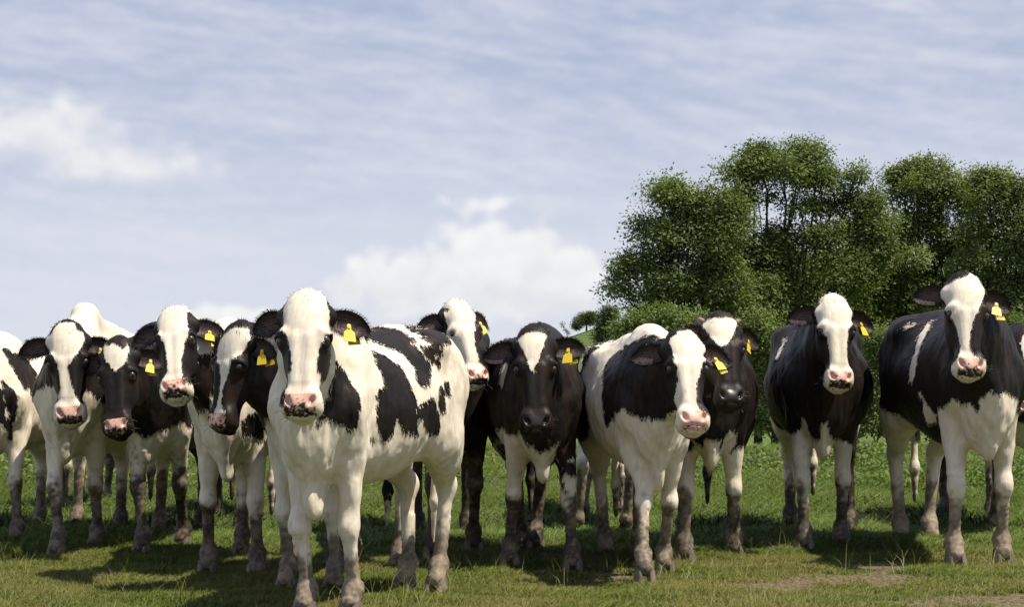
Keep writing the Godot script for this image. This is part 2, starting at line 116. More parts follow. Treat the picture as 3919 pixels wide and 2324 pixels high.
func body_field(c: Dictionary) -> Field:
	var f := Field.new()
	var rows := TRUNK.duplicate(true)
	for r in rows:
		var fat: float = c.get("fat", 1.0)
		r[3] *= fat
		r[2] += c.get("belly", 0.0) * exp(-pow((r[0] + 0.4) / 0.35, 2.0))
	f.loft(2, rows, 0.06)
	var hd: Transform3D = c.head
	var hs: float = c.hs
	var back: Vector3 = hd * (Vector3(0, -0.10, -0.10) * hs)
	var base := Vector3(0, 1.06, 0.10)
	var mid := base.lerp(back, 0.52) + Vector3(0, -0.02, 0.05)
	f.cap(base, mid, 0.20, 0.145, 0.12, Vector3.RIGHT, 0.72)
	f.cap(mid, back, 0.145, 0.105, 0.06, Vector3.RIGHT, 0.8)
	f.cap(Vector3(0, 1.25, 0.0), back + Vector3(0, 0.03, 0), 0.07, 0.055, 0.10)
	f.cap(Vector3(0, 0.90, 0.20), hd * (Vector3(0, -0.27, -0.13) * hs), 0.125, 0.065, 0.10, Vector3.RIGHT, 0.75)
	f.cap(hd * (Vector3(0, -0.07, -0.06) * hs), hd * (Vector3(0, -0.27, -0.08) * hs), 0.075 * hs, 0.06 * hs, 0.05)
	# brisket and dewlap
	f.ell(Vector3(0, 0.77, 0.18), Vector3(0.105, 0.14, 0.14), 0.09)
	var flap: float = c.get("dewlap", 0.05)
	var dl := Vector3(0, 0.68 - flap * 1.45, 0.27 - flap * 0.9)
	f.cap(hd * (Vector3(0, -0.30, -0.17) * hs), Vector3(0, 0.88, 0.34), 0.03, 0.045, 0.07, Vector3.RIGHT, 0.45)
	f.cap(Vector3(0, 0.88, 0.34), dl, 0.045, 0.034, 0.05, Vector3.RIGHT, 0.4)
	f.cap(dl, Vector3(0, 0.69, 0.02), 0.034, 0.04, 0.08, Vector3.RIGHT, 0.5)
	# withers, hooks, pins, tail
	var hump: float = c.get("hump", 0.0)
	if hump > 0.0:
		f.cap(Vector3(0, 1.22, 0.10), Vector3(0, 1.26 + hump, -0.12), 0.08, 0.04, 0.12)
		f.cap(Vector3(0, 1.26 + hump, -0.12), Vector3(0, 1.25, -0.7), 0.04, 0.05, 0.12)
	f.ell(Vector3(0, 1.27, -0.02), Vector3(0.07, 0.07, 0.16), 0.10)
	for s in [-1.0, 1.0]:
		f.ell(Vector3(s * 0.205, 1.215, -0.80), Vector3(0.055, 0.045, 0.09), 0.14)
		f.ell(Vector3(s * 0.10, 1.17, -1.25), Vector3(0.05, 0.05, 0.06), 0.08)
		f.ell(Vector3(s * 0.375, 1.12, -0.58), Vector3(0.07, 0.08, 0.14), 0.12, Basis(), 1)
		# shoulder blade and upper arm
		f.cap(Vector3(s * 0.095, 1.21, -0.03), Vector3(s * 0.138, 0.93, 0.13), 0.065, 0.085, 0.07, Vector3.RIGHT, 0.7)
		var i := 0 if s < 0 else 1
		var ft: Vector3 = c.legs[i]
		var el := Vector3(s * 0.125, 0.75, 0.03)
		f.cap(Vector3(s * 0.142, 0.95, 0.13), el, 0.095, 0.072, 0.06, Vector3.RIGHT, 0.8)
		var kn := Vector3(lerpf(el.x, ft.x, 0.55), 0.405, lerpf(el.z, ft.z, 0.6) + 0.035)
		var fl := Vector3(ft.x, 0.115, ft.z - 0.015)
		var to := Vector3(ft.x, 0.055, ft.z + 0.025)
		if c.has("lift") and int(c.lift[0]) == i:
			kn = c.lift[1]
			var up: float = c.lift[2]
			fl = Vector3(ft.x, 0.13 + up, ft.z - 0.03)
			to = Vector3(ft.x, 0.06 + up, ft.z + 0.03)
		f.cap(el, kn + Vector3(0, 0.06, -0.008), 0.075, 0.043, 0.045)
		f.ell(kn, Vector3(0.047, 0.062, 0.051), 0.03)
		f.cap(kn, fl, 0.034, 0.031, 0.035)
		f.ell(fl, Vector3(0.045, 0.040, 0.047), 0.03)
		f.cap(fl, to, 0.039, 0.047, 0.03)
		# hind leg
		var fh: Vector3 = c.legs[i + 2]
		var hk := Vector3(lerpf(s * 0.17, fh.x, 0.7), 0.50, fh.z - 0.06)
		f.cap(Vector3(s * 0.145, 1.08, -1.02), Vector3(s * 0.18, 0.80, -0.86), 0.17, 0.12, 0.10, Vector3.RIGHT, 0.62)
		f.cap(Vector3(s * 0.13, 1.02, -1.17), Vector3(s * 0.15, 0.72, -1.08), 0.13, 0.10, 0.09, Vector3.RIGHT, 0.75)
		f.cap(Vector3(s * 0.175, 0.76, -0.98), hk + Vector3(0, 0.03, 0.02), 0.135, 0.062, 0.07, Vector3.RIGHT, 0.78)
		f.ell(hk + Vector3(0, 0.02, -0.03), Vector3(0.038, 0.055, 0.04), 0.03)
		var fe := Vector3(fh.x, 0.12, fh.z - 0.02)
		var te := Vector3(fh.x, 0.055, fh.z + 0.025)
		f.cap(hk, fe, 0.041, 0.032, 0.04)
		f.ell(fe, Vector3(0.046, 0.042, 0.047), 0.03)
		f.cap(fe, te, 0.039, 0.047, 0.03)
	var sway: float = c.get("tail", 0.0)
	f.cap(Vector3(0, 1.23, -1.24), Vector3(sway * 0.1, 1.10, -1.38), 0.045, 0.026, 0.05)
	f.cap(Vector3(sway * 0.1, 1.10, -1.38), Vector3(sway * 0.6, 0.66, -1.37), 0.026, 0.016, 0.02)
	f.cap(Vector3(sway * 0.6, 0.66, -1.37), Vector3(sway * 0.9, 0.42, -1.36), 0.018, 0.028, 0.03)
	f.cap(Vector3(sway * 0.9, 0.42, -1.36), Vector3(sway, 0.22, -1.35), 0.028, 0.012, 0.03)
	return f

func head_field(_c: Dictionary) -> Field:
	# own axes: x to the cow's left, y up from the poll, z out of the forehead
	var f := Field.new()
	f.loft(3, SKULL, 0.03)
	f.ell(Vector3(0, -0.01, -0.045), Vector3(0.075, 0.045, 0.06), 0.04)
	for s in [-1.0, 1.0]:
		f.ell(Vector3(s * 0.093, -0.230, 0.010), Vector3(0.034, 0.040, 0.040), 0.04)
		f.cap(Vector3(s * 0.086, -0.206, 0.046), Vector3(s * 0.116, -0.220, 0.008), 0.013, 0.011, 0.03)
		f.ell(Vector3(s * 0.062, -0.29, -0.10), Vector3(0.036, 0.10, 0.07), 0.04)
		f.cap(Vector3(s * 0.035, -0.24, 0.045), Vector3(s * 0.030, -0.44, 0.026), 0.024, 0.022, 0.03)
		f.ell(Vector3(s * 0.050, -0.515, 0.012), Vector3(0.040, 0.045, 0.040), 0.03)
		f.ell(Vector3(s * 0.048, -0.555, -0.02), Vector3(0.042, 0.035, 0.045), 0.03)
		f.ell(Vector3(s * 0.095, -0.095, -0.045), Vector3(0.045, 0.04, 0.045), 0.04)
	f.ell(Vector3(0, -0.548, 0.022), Vector3(0.047, 0.040, 0.030), 0.02)
	f.ell(Vector3(0, -0.588, -0.058), Vector3(0.048, 0.026, 0.042), 0.012)
	for s in [-1.0, 1.0]:
		f.ell(Vector3(s * 0.053, -0.540, 0.050), Vector3(0.012, 0.024, 0.026), 0.012, Basis(Vector3.BACK, s * -0.55), 1)
		f.ell(Vector3(s * 0.120, -0.242, 0.032), Vector3(0.022, 0.016, 0.026), 0.012, Basis(), 1)
	# the line of the mouth
	f.ell(Vector3(0, -0.594, 0.0), Vector3(0.10, 0.003, 0.05), 0.006, Basis(Vector3.RIGHT, -0.35), 1)
	return f

func chart(p: Vector3) -> Vector2:
	# once round the trunk (0 at the breast, left side positive) and the height
	if p.z > 0.0:
		return Vector2(atan2(p.x, p.z) * 0.28, p.y)
	return Vector2((1.0 if p.x > 0.0 else -1.0) * (0.44 - p.z), p.y)

func face_chart(p: Vector3) -> Vector2:
	# once round the head (0 down the middle of the face) and down from the poll
	return Vector2(atan2(p.x, p.z + 0.06) * 0.12, -p.y)

func edge(at: Vector2, polys: Array, base: float) -> float:
	# below 0 dark, above 0 white; polys are [dark?, points, box] laid one over the other
	var m := base
	for q in polys:
		var box: Rect2 = q[2]
		if not box.has_point(at):
			continue
		var pts: PackedVector2Array = q[1]
		var least := 1.0
		var prev := pts[pts.size() - 1]
		for v in pts:
			var e := v - prev
			var w := at - prev
			var h := clampf(w.dot(e) / maxf(e.length_squared(), 1e-9), 0.0, 1.0)
			least = minf(least, (w - e * h).length_squared())
			prev = v
		var d := sqrt(least)
		if Geometry2D.is_point_in_polygon(at, pts):
			d = -d
		m = minf(m, d) if q[0] else maxf(m, -d)
	return m

func marks(list: Array) -> Array:
	var out := []
	for q in list:
		var pts := PackedVector2Array()
		for i in range(1, q.size(), 2):
			pts.append(Vector2(q[i], q[i + 1]))
		var box := Rect2(pts[0], Vector2.ZERO)
		for v in pts:
			box = box.expand(v)
		out.append([q[0] == "dark", pts, box.grow(0.06)])
	return out
func smooth(pts: PackedVector3Array, tri: PackedInt32Array, times: int) -> PackedVector3Array:
	for k in times:
		var sum := PackedVector3Array()
		sum.resize(pts.size())
		var n := PackedFloat32Array()
		n.resize(pts.size())
		for i in range(0, tri.size(), 3):
			var x := tri[i]
			var y := tri[i + 1]
			var z := tri[i + 2]
			sum[x] += pts[y] + pts[z]
			sum[y] += pts[x] + pts[z]
			sum[z] += pts[x] + pts[y]
			n[x] += 2.0
			n[y] += 2.0
			n[z] += 2.0
		for i in pts.size():
			if n[i] > 0.0:
				pts[i] = pts[i].lerp(sum[i] / n[i], 0.55)
	return pts

func normals_of(pts: PackedVector3Array, tri: PackedInt32Array) -> PackedVector3Array:
	var out := PackedVector3Array()
	out.resize(pts.size())
	for i in range(0, tri.size(), 3):
		var c := (pts[tri[i + 1]] - pts[tri[i]]).cross(pts[tri[i + 2]] - pts[tri[i]])
		out[tri[i]] += c
		out[tri[i + 1]] += c
		out[tri[i + 2]] += c
	for i in out.size():
		out[i] = out[i].normalized()
	return out

class Pelt:
	var p := PackedVector3Array()
	var n := PackedVector3Array()
	var c := PackedColorArray()
	var t := PackedInt32Array()
	func vert(a: Vector3, b: Vector3, k: Color) -> int:
		p.append(a); n.append(b); c.append(k)
		return p.size() - 1
	func arrays() -> Array:
		var a := []
		a.resize(Mesh.ARRAY_MAX)
		a[Mesh.ARRAY_VERTEX] = p; a[Mesh.ARRAY_NORMAL] = n; a[Mesh.ARRAY_COLOR] = c; a[Mesh.ARRAY_INDEX] = t
		return a

func dress(sk: Pelt, wet: Pelt, hair: Pelt, hs: float, back: Vector3, pts: PackedVector3Array, nrm: PackedVector3Array, tri: PackedInt32Array, m: PackedFloat32Array, cw: PackedColorArray, cd: PackedColorArray, bare: PackedByteArray) -> void:
	# cuts each triangle along the edge of a marking, so that dark and white hair meet sharply
	var N := pts.size()
	var wi := PackedInt32Array(); wi.resize(N); wi.fill(-1)
	var di := PackedInt32Array(); di.resize(N); di.fill(-1)
	var ni := PackedInt32Array(); ni.resize(N); ni.fill(-1)
	var cuts := {}
	for i in range(0, tri.size(), 3):
		var v := [tri[i], tri[i + 2], tri[i + 1]]
		if bare.size() > 0 and bare[v[0]] and bare[v[1]] and bare[v[2]]:
			for q in v:
				if ni[q] < 0:
					ni[q] = wet.vert(pts[q], nrm[q], cw[q])
				wet.t.append(ni[q])
			continue
		var light := int(m[v[0]] >= 0.0) + int(m[v[1]] >= 0.0) + int(m[v[2]] >= 0.0)
		if light == 3 or light == 0:
			for q in v:
				if light == 3:
					if wi[q] < 0: wi[q] = sk.vert(pts[q], nrm[q], cw[q])
					sk.t.append(wi[q])
				else:
					if di[q] < 0: di[q] = sk.vert(pts[q], nrm[q], cd[q])
					sk.t.append(di[q])
			continue
		var odd := 0
		var odd_light := light == 1
		while (m[v[odd]] >= 0.0) != odd_light:
			odd += 1
		var a: int = v[odd]
		var b: int = v[(odd + 1) % 3]
		var c: int = v[(odd + 2) % 3]
		var e := []
		for o in [b, c]:
			var key: int = mini(a, o) * N + maxi(a, o)
			if not cuts.has(key):
				var f := m[a] / (m[a] - m[o])
				var pp := pts[a].lerp(pts[o], f)
				var nn := nrm[a].lerp(nrm[o], f).normalized()
				for h in 2:
					var along := back + Vector3(rng.randf() - 0.5, rng.randf() - 0.5, rng.randf() - 0.5) * 0.9
					along = (along - nn * (along.dot(nn) - 0.12)).normalized()
					strand(hair, pp + nn * 0.001 - along * hs * 0.3, along, hs * rng.randf_range(0.6, 1.3), 0.0028, Vector3.ZERO, (cw[a] if h == 0 else cd[a]), nn)
				cuts[key] = [sk.vert(pp, nn, cw[a].lerp(cw[o], f)), sk.vert(pp, nn, cd[a].lerp(cd[o], f))]
			e.append(cuts[key])
		for q in [a, b, c]:
			if m[q] >= 0.0:
				if wi[q] < 0: wi[q] = sk.vert(pts[q], nrm[q], cw[q])
			elif di[q] < 0: di[q] = sk.vert(pts[q], nrm[q], cd[q])
		var ka := 0 if m[a] >= 0.0 else 1
		var ia := wi[a] if ka == 0 else di[a]
		var ib := di[b] if ka == 0 else wi[b]
		var ic := di[c] if ka == 0 else wi[c]
		sk.t.append_array([ia, e[0][ka], e[1][ka], e[0][1 - ka], ib, ic, e[0][1 - ka], ic, e[1][1 - ka]])

func strand(sk: Pelt, root: Vector3, dir: Vector3, length: float, width: float, bend: Vector3, col: Color, up := Vector3.ZERO) -> void:
	var side := dir.cross(Vector3(rng.randf() - 0.5, rng.randf() - 0.5, rng.randf() - 0.5)).normalized() * width * 0.5
	var n := side.cross(dir).normalized() if up == Vector3.ZERO else up
	var mid := root + dir * length * 0.55 + bend * length * 0.2
	var tip := root + dir * length * 0.9 + bend * length * 0.6
	var a := sk.vert(root - side, n, col)
	var b := sk.vert(root + side, n, col)
	var c := sk.vert(mid - side * 0.8, n, col)
	var d := sk.vert(mid + side * 0.8, n, col)
	var e := sk.vert(tip, n, col)
	sk.t.append_array([a, b, c, b, d, c, c, d, e])

func coat_white(p: Vector3) -> Color:
	var n := tone.get_noise_3dv(p * 3.0)
	var f := tone.get_noise_3dv(p * 26.0 + Vector3(7, 0, 0))
	var c := Color(0.80, 0.725, 0.605) * (1.0 + 0.05 * n + 0.07 * f)
	var stain := clampf(tone.get_noise_3dv(p * 7.0 + Vector3(0, 31, 0)) * 1.6 - 0.15, 0.0, 0.6)
	return c.lerp(Color(0.60, 0.49, 0.33), stain * 0.5)

func coat_dark(p: Vector3, brown: float) -> Color:
	var f := tone.get_noise_3dv(p * 22.0)
	var c := Color(0.0150, 0.0125, 0.0120) * (1.0 + 0.35 * f)
	var b := clampf(tone.get_noise_3dv(p * 4.0 + Vector3(0, 0, 17)) * 1.4 + brown - 0.15, 0.0, 1.0)
	return c.lerp(Color(0.040, 0.020, 0.013), b * 0.7)

func muddy(p: Vector3, c: Color, line: float, pale: float) -> Color:
	var h := line + 0.13 * tone.get_noise_3dv(p * 5.0 + Vector3(3, 0, 0)) + 0.07 * tone.get_noise_3dv(p * 22.0)
	var k := smoothstep(h + 0.05, h - 0.06, p.y)
	var splash := 0.6 * smoothstep(0.42, 0.6, tone.get_noise_3dv(p * 13.0 + Vector3(0, 50, 0))) * smoothstep(line + 0.5, line, p.y)
	k = maxf(k * 0.97, splash * 0.7)
	if k <= 0.0:
		return c
	var d := clampf(pale - 0.05 + 0.6 * tone.get_noise_3dv(p * 9.0 + Vector3(0, 0, 90)) + 0.5 * tone.get_noise_3dv(p * 40.0), 0.0, 1.0)
	return c.lerp(Color(0.050, 0.040, 0.031).lerp(Color(0.33, 0.265, 0.195), d), k)

func ear_mesh(sk: Pelt, c: Dictionary, sd: float, put: Transform3D, sc: float, hair: Pelt) -> Transform3D:
	# a cupped leaf of two skins; put takes the head's metres to the root's. Gives back where a tag hangs.
	var ang: float = c.get("ear_up", 0.0) + rng.randf_range(-0.16, 0.2)
	var swing: float = c.get("ear_back", 0.2) + rng.randf_range(-0.1, 0.35)
	var e := Vector3(sd * cos(swing), ang, -sin(swing)).normalized()
	var v := (Vector3(0, 1, 0.12) - e * e.dot(Vector3(0, 1, 0.12))).normalized()
	var n := e.cross(v) * sd
	var base := Vector3(sd * 0.080, -0.110, -0.045)
	var length := 0.218
	var NS := 14
	var NQ := 8
	var grid := []
	for side in 2:
		for i in NS + 1:
			var s := float(i) / NS
			var w := 0.024 + 0.034 * sin(PI * pow(s, 0.95) * 0.95)
			if s > 0.72:
				w *= sqrt(maxf(1.0 - pow((s - 0.72) / 0.285, 2.0), 0.02))
			for j in NQ + 1:
				var q := 2.0 * j / NQ - 1.0
				var th := 0.006 * (1.0 - q * q) + 0.001
				if s < 0.25:
					th += (0.25 - s) * 0.10 * (1.0 - q * q)
				var cup := 0.55 * w * (q * q - 0.4) + 0.012 * q * (1.0 - s)
				var pt := base + e * length * s + v * (w * q - 0.022 * s * s) + n * (cup + (th if side == 0 else -th))
				grid.append(pt)
	var rows := NQ + 1
	var per := (NS + 1) * rows
	var pts := PackedVector3Array()
	for g in grid:
		pts.append(g)
	var tri := PackedInt32Array()
	for side in 2:
		for i in NS:
			for j in NQ:
				var k := side * per + i * rows + j
				var quad := [k, k + 1, k + rows + 1, k, k + rows + 1, k + rows]
				if (side == 0) == (sd > 0.0):
					quad.reverse()
				tri.append_array(quad)
	var nrm := normals_of(pts, tri)
	var first := sk.p.size()
	for k in pts.size():
		var inner := k < per
		var s := float((k % per) / rows) / NS
		var q := absf(2.0 * ((k % per) % rows) / NQ - 1.0)
		var col := coat_dark(pts[k] * 2.0, 0.2)
		if inner:
			col = col.lerp(Color(0.11, 0.075, 0.070), clampf(1.1 - q * 1.1, 0.0, 0.8) * smoothstep(0.0, 0.2, s) * smoothstep(1.0, 0.6, s))
		if c.get("ear_pale", 0.0) > 0.0 and q > 0.5 and s < 0.5:
			col = col.lerp(Color(0.5, 0.45, 0.38), c.ear_pale)
		sk.vert(put * pts[k], (put.basis * nrm[k]).normalized(), col)
	for k in range(0, tri.size(), 3):
		sk.t.append_array([first + tri[k], first + tri[k + 2], first + tri[k + 1]])
	# hair along the rim and inside
	for k in 330:
		var s := 0.12 + 0.86 * rng.randf()
		var rim := rng.randf() < 0.6
		var j := (0 if rng.randf() < 0.5 else NQ) if rim else rng.randi_range(1, NQ - 1)
		var at := mini(int(s * NS), NS) * rows + j
		var nxt := mini(int(s * NS) + 1, NS) * rows + j
		var pt: Vector3 = pts[at].lerp(pts[nxt], s * NS - int(s * NS))
		var q := 2.0 * j / NQ - 1.0
		var dir := (v * q * (1.0 if rim else 0.4) + e * (0.3 + 0.8 * s) + n * (0.3 if rim else 0.9) + Vector3(rng.randf() - 0.5, rng.randf() - 0.5, rng.randf() - 0.5) * 0.5).normalized()
		strand(hair, put * pt, (put.basis * dir).normalized(), sc * rng.randf_range(0.010, 0.026), sc * 0.002, Vector3.DOWN * 0.4, coat_dark(pt * 9.0, 0.1).lerp(Color(0.09, 0.07, 0.06), 0.0 if rim else 0.5 * rng.randf()))
	var hang := base + e * length * 0.52 + v * (-0.012) + n * (-0.003 + 0.012)
	return Transform3D(Basis(e * sd, Vector3.UP, n), hang)

func claw(sk: Pelt, at: Vector3, side: float, up: float, turn: float, sc: float) -> void:
	# one toe: rings from the coronet down to the sole, flat on its inner face
	var rings := [[0.08, 0.022, 0.032, -0.004], [0.05, 0.028, 0.042, 0.004], [0.022, 0.031, 0.050, 0.010], [0.0, 0.031, 0.052, 0.014]]
	var first := sk.p.size()
	var NR := 12
	for r in rings:
		for i in NR:
			var g := TAU * i / NR
			var x: float = cos(g) * r[1]
			var z: float = sin(g) * r[2] + r[3]
			if x * side < 0.0:
				x *= 0.55
			if sin(g) > 0.0:
				z += 0.012 * sin(g) * (1.0 - r[0] / 0.075)
				x *= 1.0 - 0.25 * sin(g)
			var pt := Vector3(x + side * 0.029, r[0] + up - 0.012, z).rotated(Vector3.UP, turn)
			var nn := Vector3(cos(g) / r[1], 6.0, sin(g) / r[2]).normalized().rotated(Vector3.UP, turn)
			var d := clampf(0.5 + 0.8 * tone.get_noise_3dv((at + pt) * 30.0), 0.0, 1.0)
			sk.vert((at + pt) * sc, nn, Color(0.06, 0.048, 0.038).lerp(Color(0.20, 0.165, 0.13), d))
	for r in 3:
		for i in NR:
			var k := first + r * NR
			var j := (i + 1) % NR
			sk.t.append_array([k + i, k + NR + i, k + j, k + j, k + NR + i, k + NR + j])
	for i in range(1, NR - 1):
		sk.t.append_array([first, first + i + 1, first + i])
		sk.t.append_array([first + 3 * NR, first + 3 * NR + i, first + 3 * NR + i + 1])

func commit(called: String, parent: Node, sk: Pelt, mat: Material) -> MeshInstance3D:
	var mesh := ArrayMesh.new()
	mesh.add_surface_from_arrays(Mesh.PRIMITIVE_TRIANGLES, sk.arrays())
	mesh.surface_set_material(0, mat)
	var o := MeshInstance3D.new()
	o.name = called
	o.mesh = mesh
	parent.add_child(o, true)
	return o

func plate(outline: Array, thick: float) -> Pelt:
	# a flat piece with a slight bevel, outline counter-clockwise in x, y
	var sk := Pelt.new()
	var pts := PackedVector2Array(outline)
	var tri := Geometry2D.triangulate_polygon(pts)
	var n := pts.size()
	for z in [1.0, -1.0]:
		var first := sk.p.size()
		for q in pts:
			sk.vert(Vector3(q.x, q.y, z * thick * 0.5), Vector3(0, 0, z), Color.WHITE)
		for i in range(0, tri.size(), 3):
			if z > 0:
				sk.t.append_array([first + tri[i], first + tri[i + 2], first + tri[i + 1]])
			else:
				sk.t.append_array([first + tri[i], first + tri[i + 1], first + tri[i + 2]])
	for i in n:
		var p := pts[i]
		var q := pts[(i + 1) % n]
		var nn := Vector3(q.y - p.y, p.x - q.x, 0).normalized()
		var k := sk.p.size()
		for w in [p, q]:
			for z in [0.5, -0.5]:
				sk.vert(Vector3(w.x, w.y, z * thick), nn, Color.WHITE)
		sk.t.append_array([k, k + 2, k + 1, k + 1, k + 2, k + 3])
	return sk

func tag(o: Node, label: String, category: String, group := "") -> void:
	o.set_meta("label", label)
	o.set_meta("category", category)
	if group != "":
		o.set_meta("group", group)

func build_cow(c: Dictionary) -> void:
	to_pose(c)
	var s: float = c.size
	rng.seed = hash(c.label)
	var root := Node3D.new()
	root.name = "cow" if herd == 0 else "cow_%03d" % herd
	herd += 1
	add_child(root)
	root.transform = c.root
	tag(root, c.label, "cow", "black and white cows standing in a row")
	var shift := Vector3(herd * 3.7, 0, 0)
	# trunk, neck and legs
	var f := body_field(c)
	var lo := Vector3(-0.45, 0.02, -1.5)
	var hi := Vector3(0.45, 1.45, 0.5)
	var hd: Transform3D = c.head
	var hs: float = c.hs
	for q in [hd.origin, hd * Vector3(0, -0.3, 0)]:
		lo = lo.min(q - Vector3(0.2, 0.2, 0.2))
		hi = hi.max(q + Vector3(0.2, 0.15, 0.2))
	for q in c.legs:
		lo = lo.min(q - Vector3(0.1, -0.02, 0.1))
		hi = hi.max(q + Vector3(0.1, 0.2, 0.1))
	var got := f.net(lo, hi, c.get("cell", 0.0125))
	var pts := smooth(got[0], got[1], 1)
	var tri: PackedInt32Array = got[1]
	var nrm := normals_of(pts, tri)
	var sk := Pelt.new()
	var wet := Pelt.new()
	var hair := Pelt.new()
	var base := -0.3 if c.base == "dark" else 0.3
	var polys := marks(c.get("coat", []))
	var m := PackedFloat32Array()
	var cw := PackedColorArray()
	var cd := PackedColorArray()
	var line: float = c.get("mud", 0.33)
	var pale: float = c.get("tone", 0.4)
	for i in pts.size():
		var p := pts[i]
		var at := chart(p)
		var rag := 0.014 * ragged.get_noise_3d(p.x * 60.0 + shift.x, p.y * 22.0, p.z * 60.0) + 0.016 * ragged.get_noise_3dv(p * 9.0 + shift)
		m.append(edge(at, polys, base) + rag)
		if p.y < line + 0.55:
			cw.append(muddy(p, coat_white(p + shift), line, pale))
			cd.append(muddy(p, coat_dark(p + shift, c.get("brown", 0.0)), line, pale))
		else:
			cw.append(coat_white(p + shift))
			cd.append(coat_dark(p + shift, c.get("brown", 0.0)))
		# clods of dried mud stand proud of the lower leg
		if p.y < line + 0.1 and absf(nrm[i].y) < 0.8:
			pts[i] += nrm[i] * (0.006 * maxf(tone.get_noise_3dv(p * 42.0), -0.3) * smoothstep(line + 0.1, line - 0.1, p.y))
		elif p.y > 0.35:
			# muscle and loose skin, drawn into upright folds on the neck and breast
			if p.z > -0.1 and p.y > 0.62:
				pts[i] += nrm[i] * (0.007 * tone.get_noise_3d(p.x * 17.0 + shift.x, p.y * 3.0, p.z * 17.0) * smoothstep(-0.1, 0.05, p.z) * smoothstep(1.25, 1.0, p.y))
			pts[i] += nrm[i] * (0.009 * tone.get_noise_3d(p.x * 5.0 + shift.x, p.y * 4.0, p.z * 6.0) + 0.004 * tone.get_noise_3d(p.x * 15.0, p.y * 8.0 + shift.x, p.z * 15.0))
		pts[i] *= s
	nrm = normals_of(pts, tri)
	dress(sk, wet, hair, 0.026, Vector3(0, -0.9, -0.4), pts, nrm, tri, m, cw, cd, PackedByteArray())
	# head
	var put := Transform3D(hd.basis * Basis.from_scale(Vector3(c.get("wide", 1.0), 1.0, 1.0) * (hs * s)), hd.origin * s)
	var hf := head_field(c)
	got = hf.net(Vector3(-0.17, -0.64, -0.22), Vector3(0.17, 0.05, 0.12), c.get("head_cell", 0.0068))
	pts = smooth(got[0], got[1], 1)
	tri = got[1]
	nrm = normals_of(pts, tri)
	m = PackedFloat32Array()
	cw = PackedColorArray()
	cd = PackedColorArray()
	var bare := PackedByteArray()
	var face := marks(c.get("face", []))
	var fbase := -0.3 if c.get("face_base", "dark") == "dark" else 0.3
	var pink: float = c.get("pink", 0.5)
	for i in pts.size():
		var p := pts[i]
		var at := face_chart(p)
		var rag := 0.006 * ragged.get_noise_3d(p.x * 110.0 + shift.x, p.y * 40.0, p.z * 110.0) + 0.006 * ragged.get_noise_3dv(p * 22.0 + shift)
		m.append(edge(at, face, fbase) + rag)
		var pad := maxf(absf(p.x) / 0.070, absf(-p.y - 0.553) / 0.042) if p.z > -0.03 else 2.0
		var nose := pad + 0.10 * tone.get_noise_3dv(p * 60.0) < 1.0 and p.z > -0.02
		var mouth := p.z > -0.03 and Vector2(p.x / 0.045, (-p.y - 0.594) / 0.012).length() + 0.3 * tone.get_noise_3dv(p * 50.0) < 1.0
		bare.append(1 if nose or mouth else 0)
		if nose or mouth:
			var spot := tone.get_noise_3dv(p * 34.0 + shift) + 0.55 * tone.get_noise_3dv(p * 90.0 + shift) + (0.55 - 1.5 * pink) + smoothstep(0.545, 0.592, -p.y) * 1.0 - absf(p.x) * 3.0
			if pink <= 0.0: spot = 1.0
			var k := Color(0.68, 0.41, 0.33).lerp(Color(0.016, 0.013, 0.013), smoothstep(0.1, 0.3, spot))
			cw.append(k)
			cd.append(k)
		else:
			cw.append(coat_white(p * 1.5 + shift))
			cd.append(coat_dark(p * 1.5 + shift, c.get("brown", 0.0) + (0.25 if absf(p.x) > 0.06 and p.y < -0.24 else 0.0)))
	var pw := PackedVector3Array()
	var nw := PackedVector3Array()
	for i in pts.size():
		pw.append(put * pts[i])
		nw.append((put.basis * nrm[i]).normalized())
	dress(sk, wet, hair, 0.012, -hd.basis.y, pw, nw, tri, m, cw, cd, bare)
	# forelock and whiskers
	var tuft: float = c.get("tuft", 1.0)
	for i in pts.size():
		var p := pts[i]
		if p.y > -0.075 and p.z > -0.13 and nrm[i].y > -0.3 and rng.randf() < 0.15 * smoothstep(-0.085, -0.015, p.y):
			var out := nrm[i] * 0.08 + Vector3(p.x * 9.0, 0.5 if p.y > -0.012 else -0.9, 0.25) + Vector3(rng.randf() - 0.5, rng.randf() - 0.5, rng.randf() - 0.5) * 0.9
			strand(hair, pw[i], (put.basis * out).normalized(), s * tuft * rng.randf_range(0.008, 0.024), 0.0019 * s, Vector3.DOWN * 0.5, cw[i] if m[i] >= 0.0 else cd[i], nw[i])
		elif p.y < -0.49 and p.z < 0.04 and absf(p.x) > 0.05 and rng.randf() < 0.02:
			strand(hair, pw[i], (put.basis * (nrm[i] + Vector3(rng.randf() - 0.5, -0.4 * rng.randf(), 0.2))).normalized(), s * rng.randf_range(0.03, 0.06), 0.0012 * s, Vector3.DOWN * 0.2, Color(0.55, 0.52, 0.48))
	var hang := []
	for sd in [-1.0, 1.0]:
		hang.append(ear_mesh(sk, c, sd, put, s * hs, hair))
	var mesh := ArrayMesh.new()
	mesh.add_surface_from_arrays(Mesh.PRIMITIVE_TRIANGLES, sk.arrays())
	mesh.surface_set_material(0, mat.coat)
	mesh.add_surface_from_arrays(Mesh.PRIMITIVE_TRIANGLES, wet.arrays())
	mesh.surface_set_material(1, mat.nose)
	var body := MeshInstance3D.new()
	body.name = "body"
	body.mesh = mesh
	root.add_child(body)
	commit("hair", root, hair, mat.hair).set_meta("kind", "stuff")
	for sd in [-1.0, 1.0]:
		var eye := MeshInstance3D.new()
		eye.name = "eye"
		eye.mesh = eye_ball
		root.add_child(eye, true)
		eye.transform = put * Transform3D(Basis(), Vector3(sd * 0.099, -0.240, 0.022))
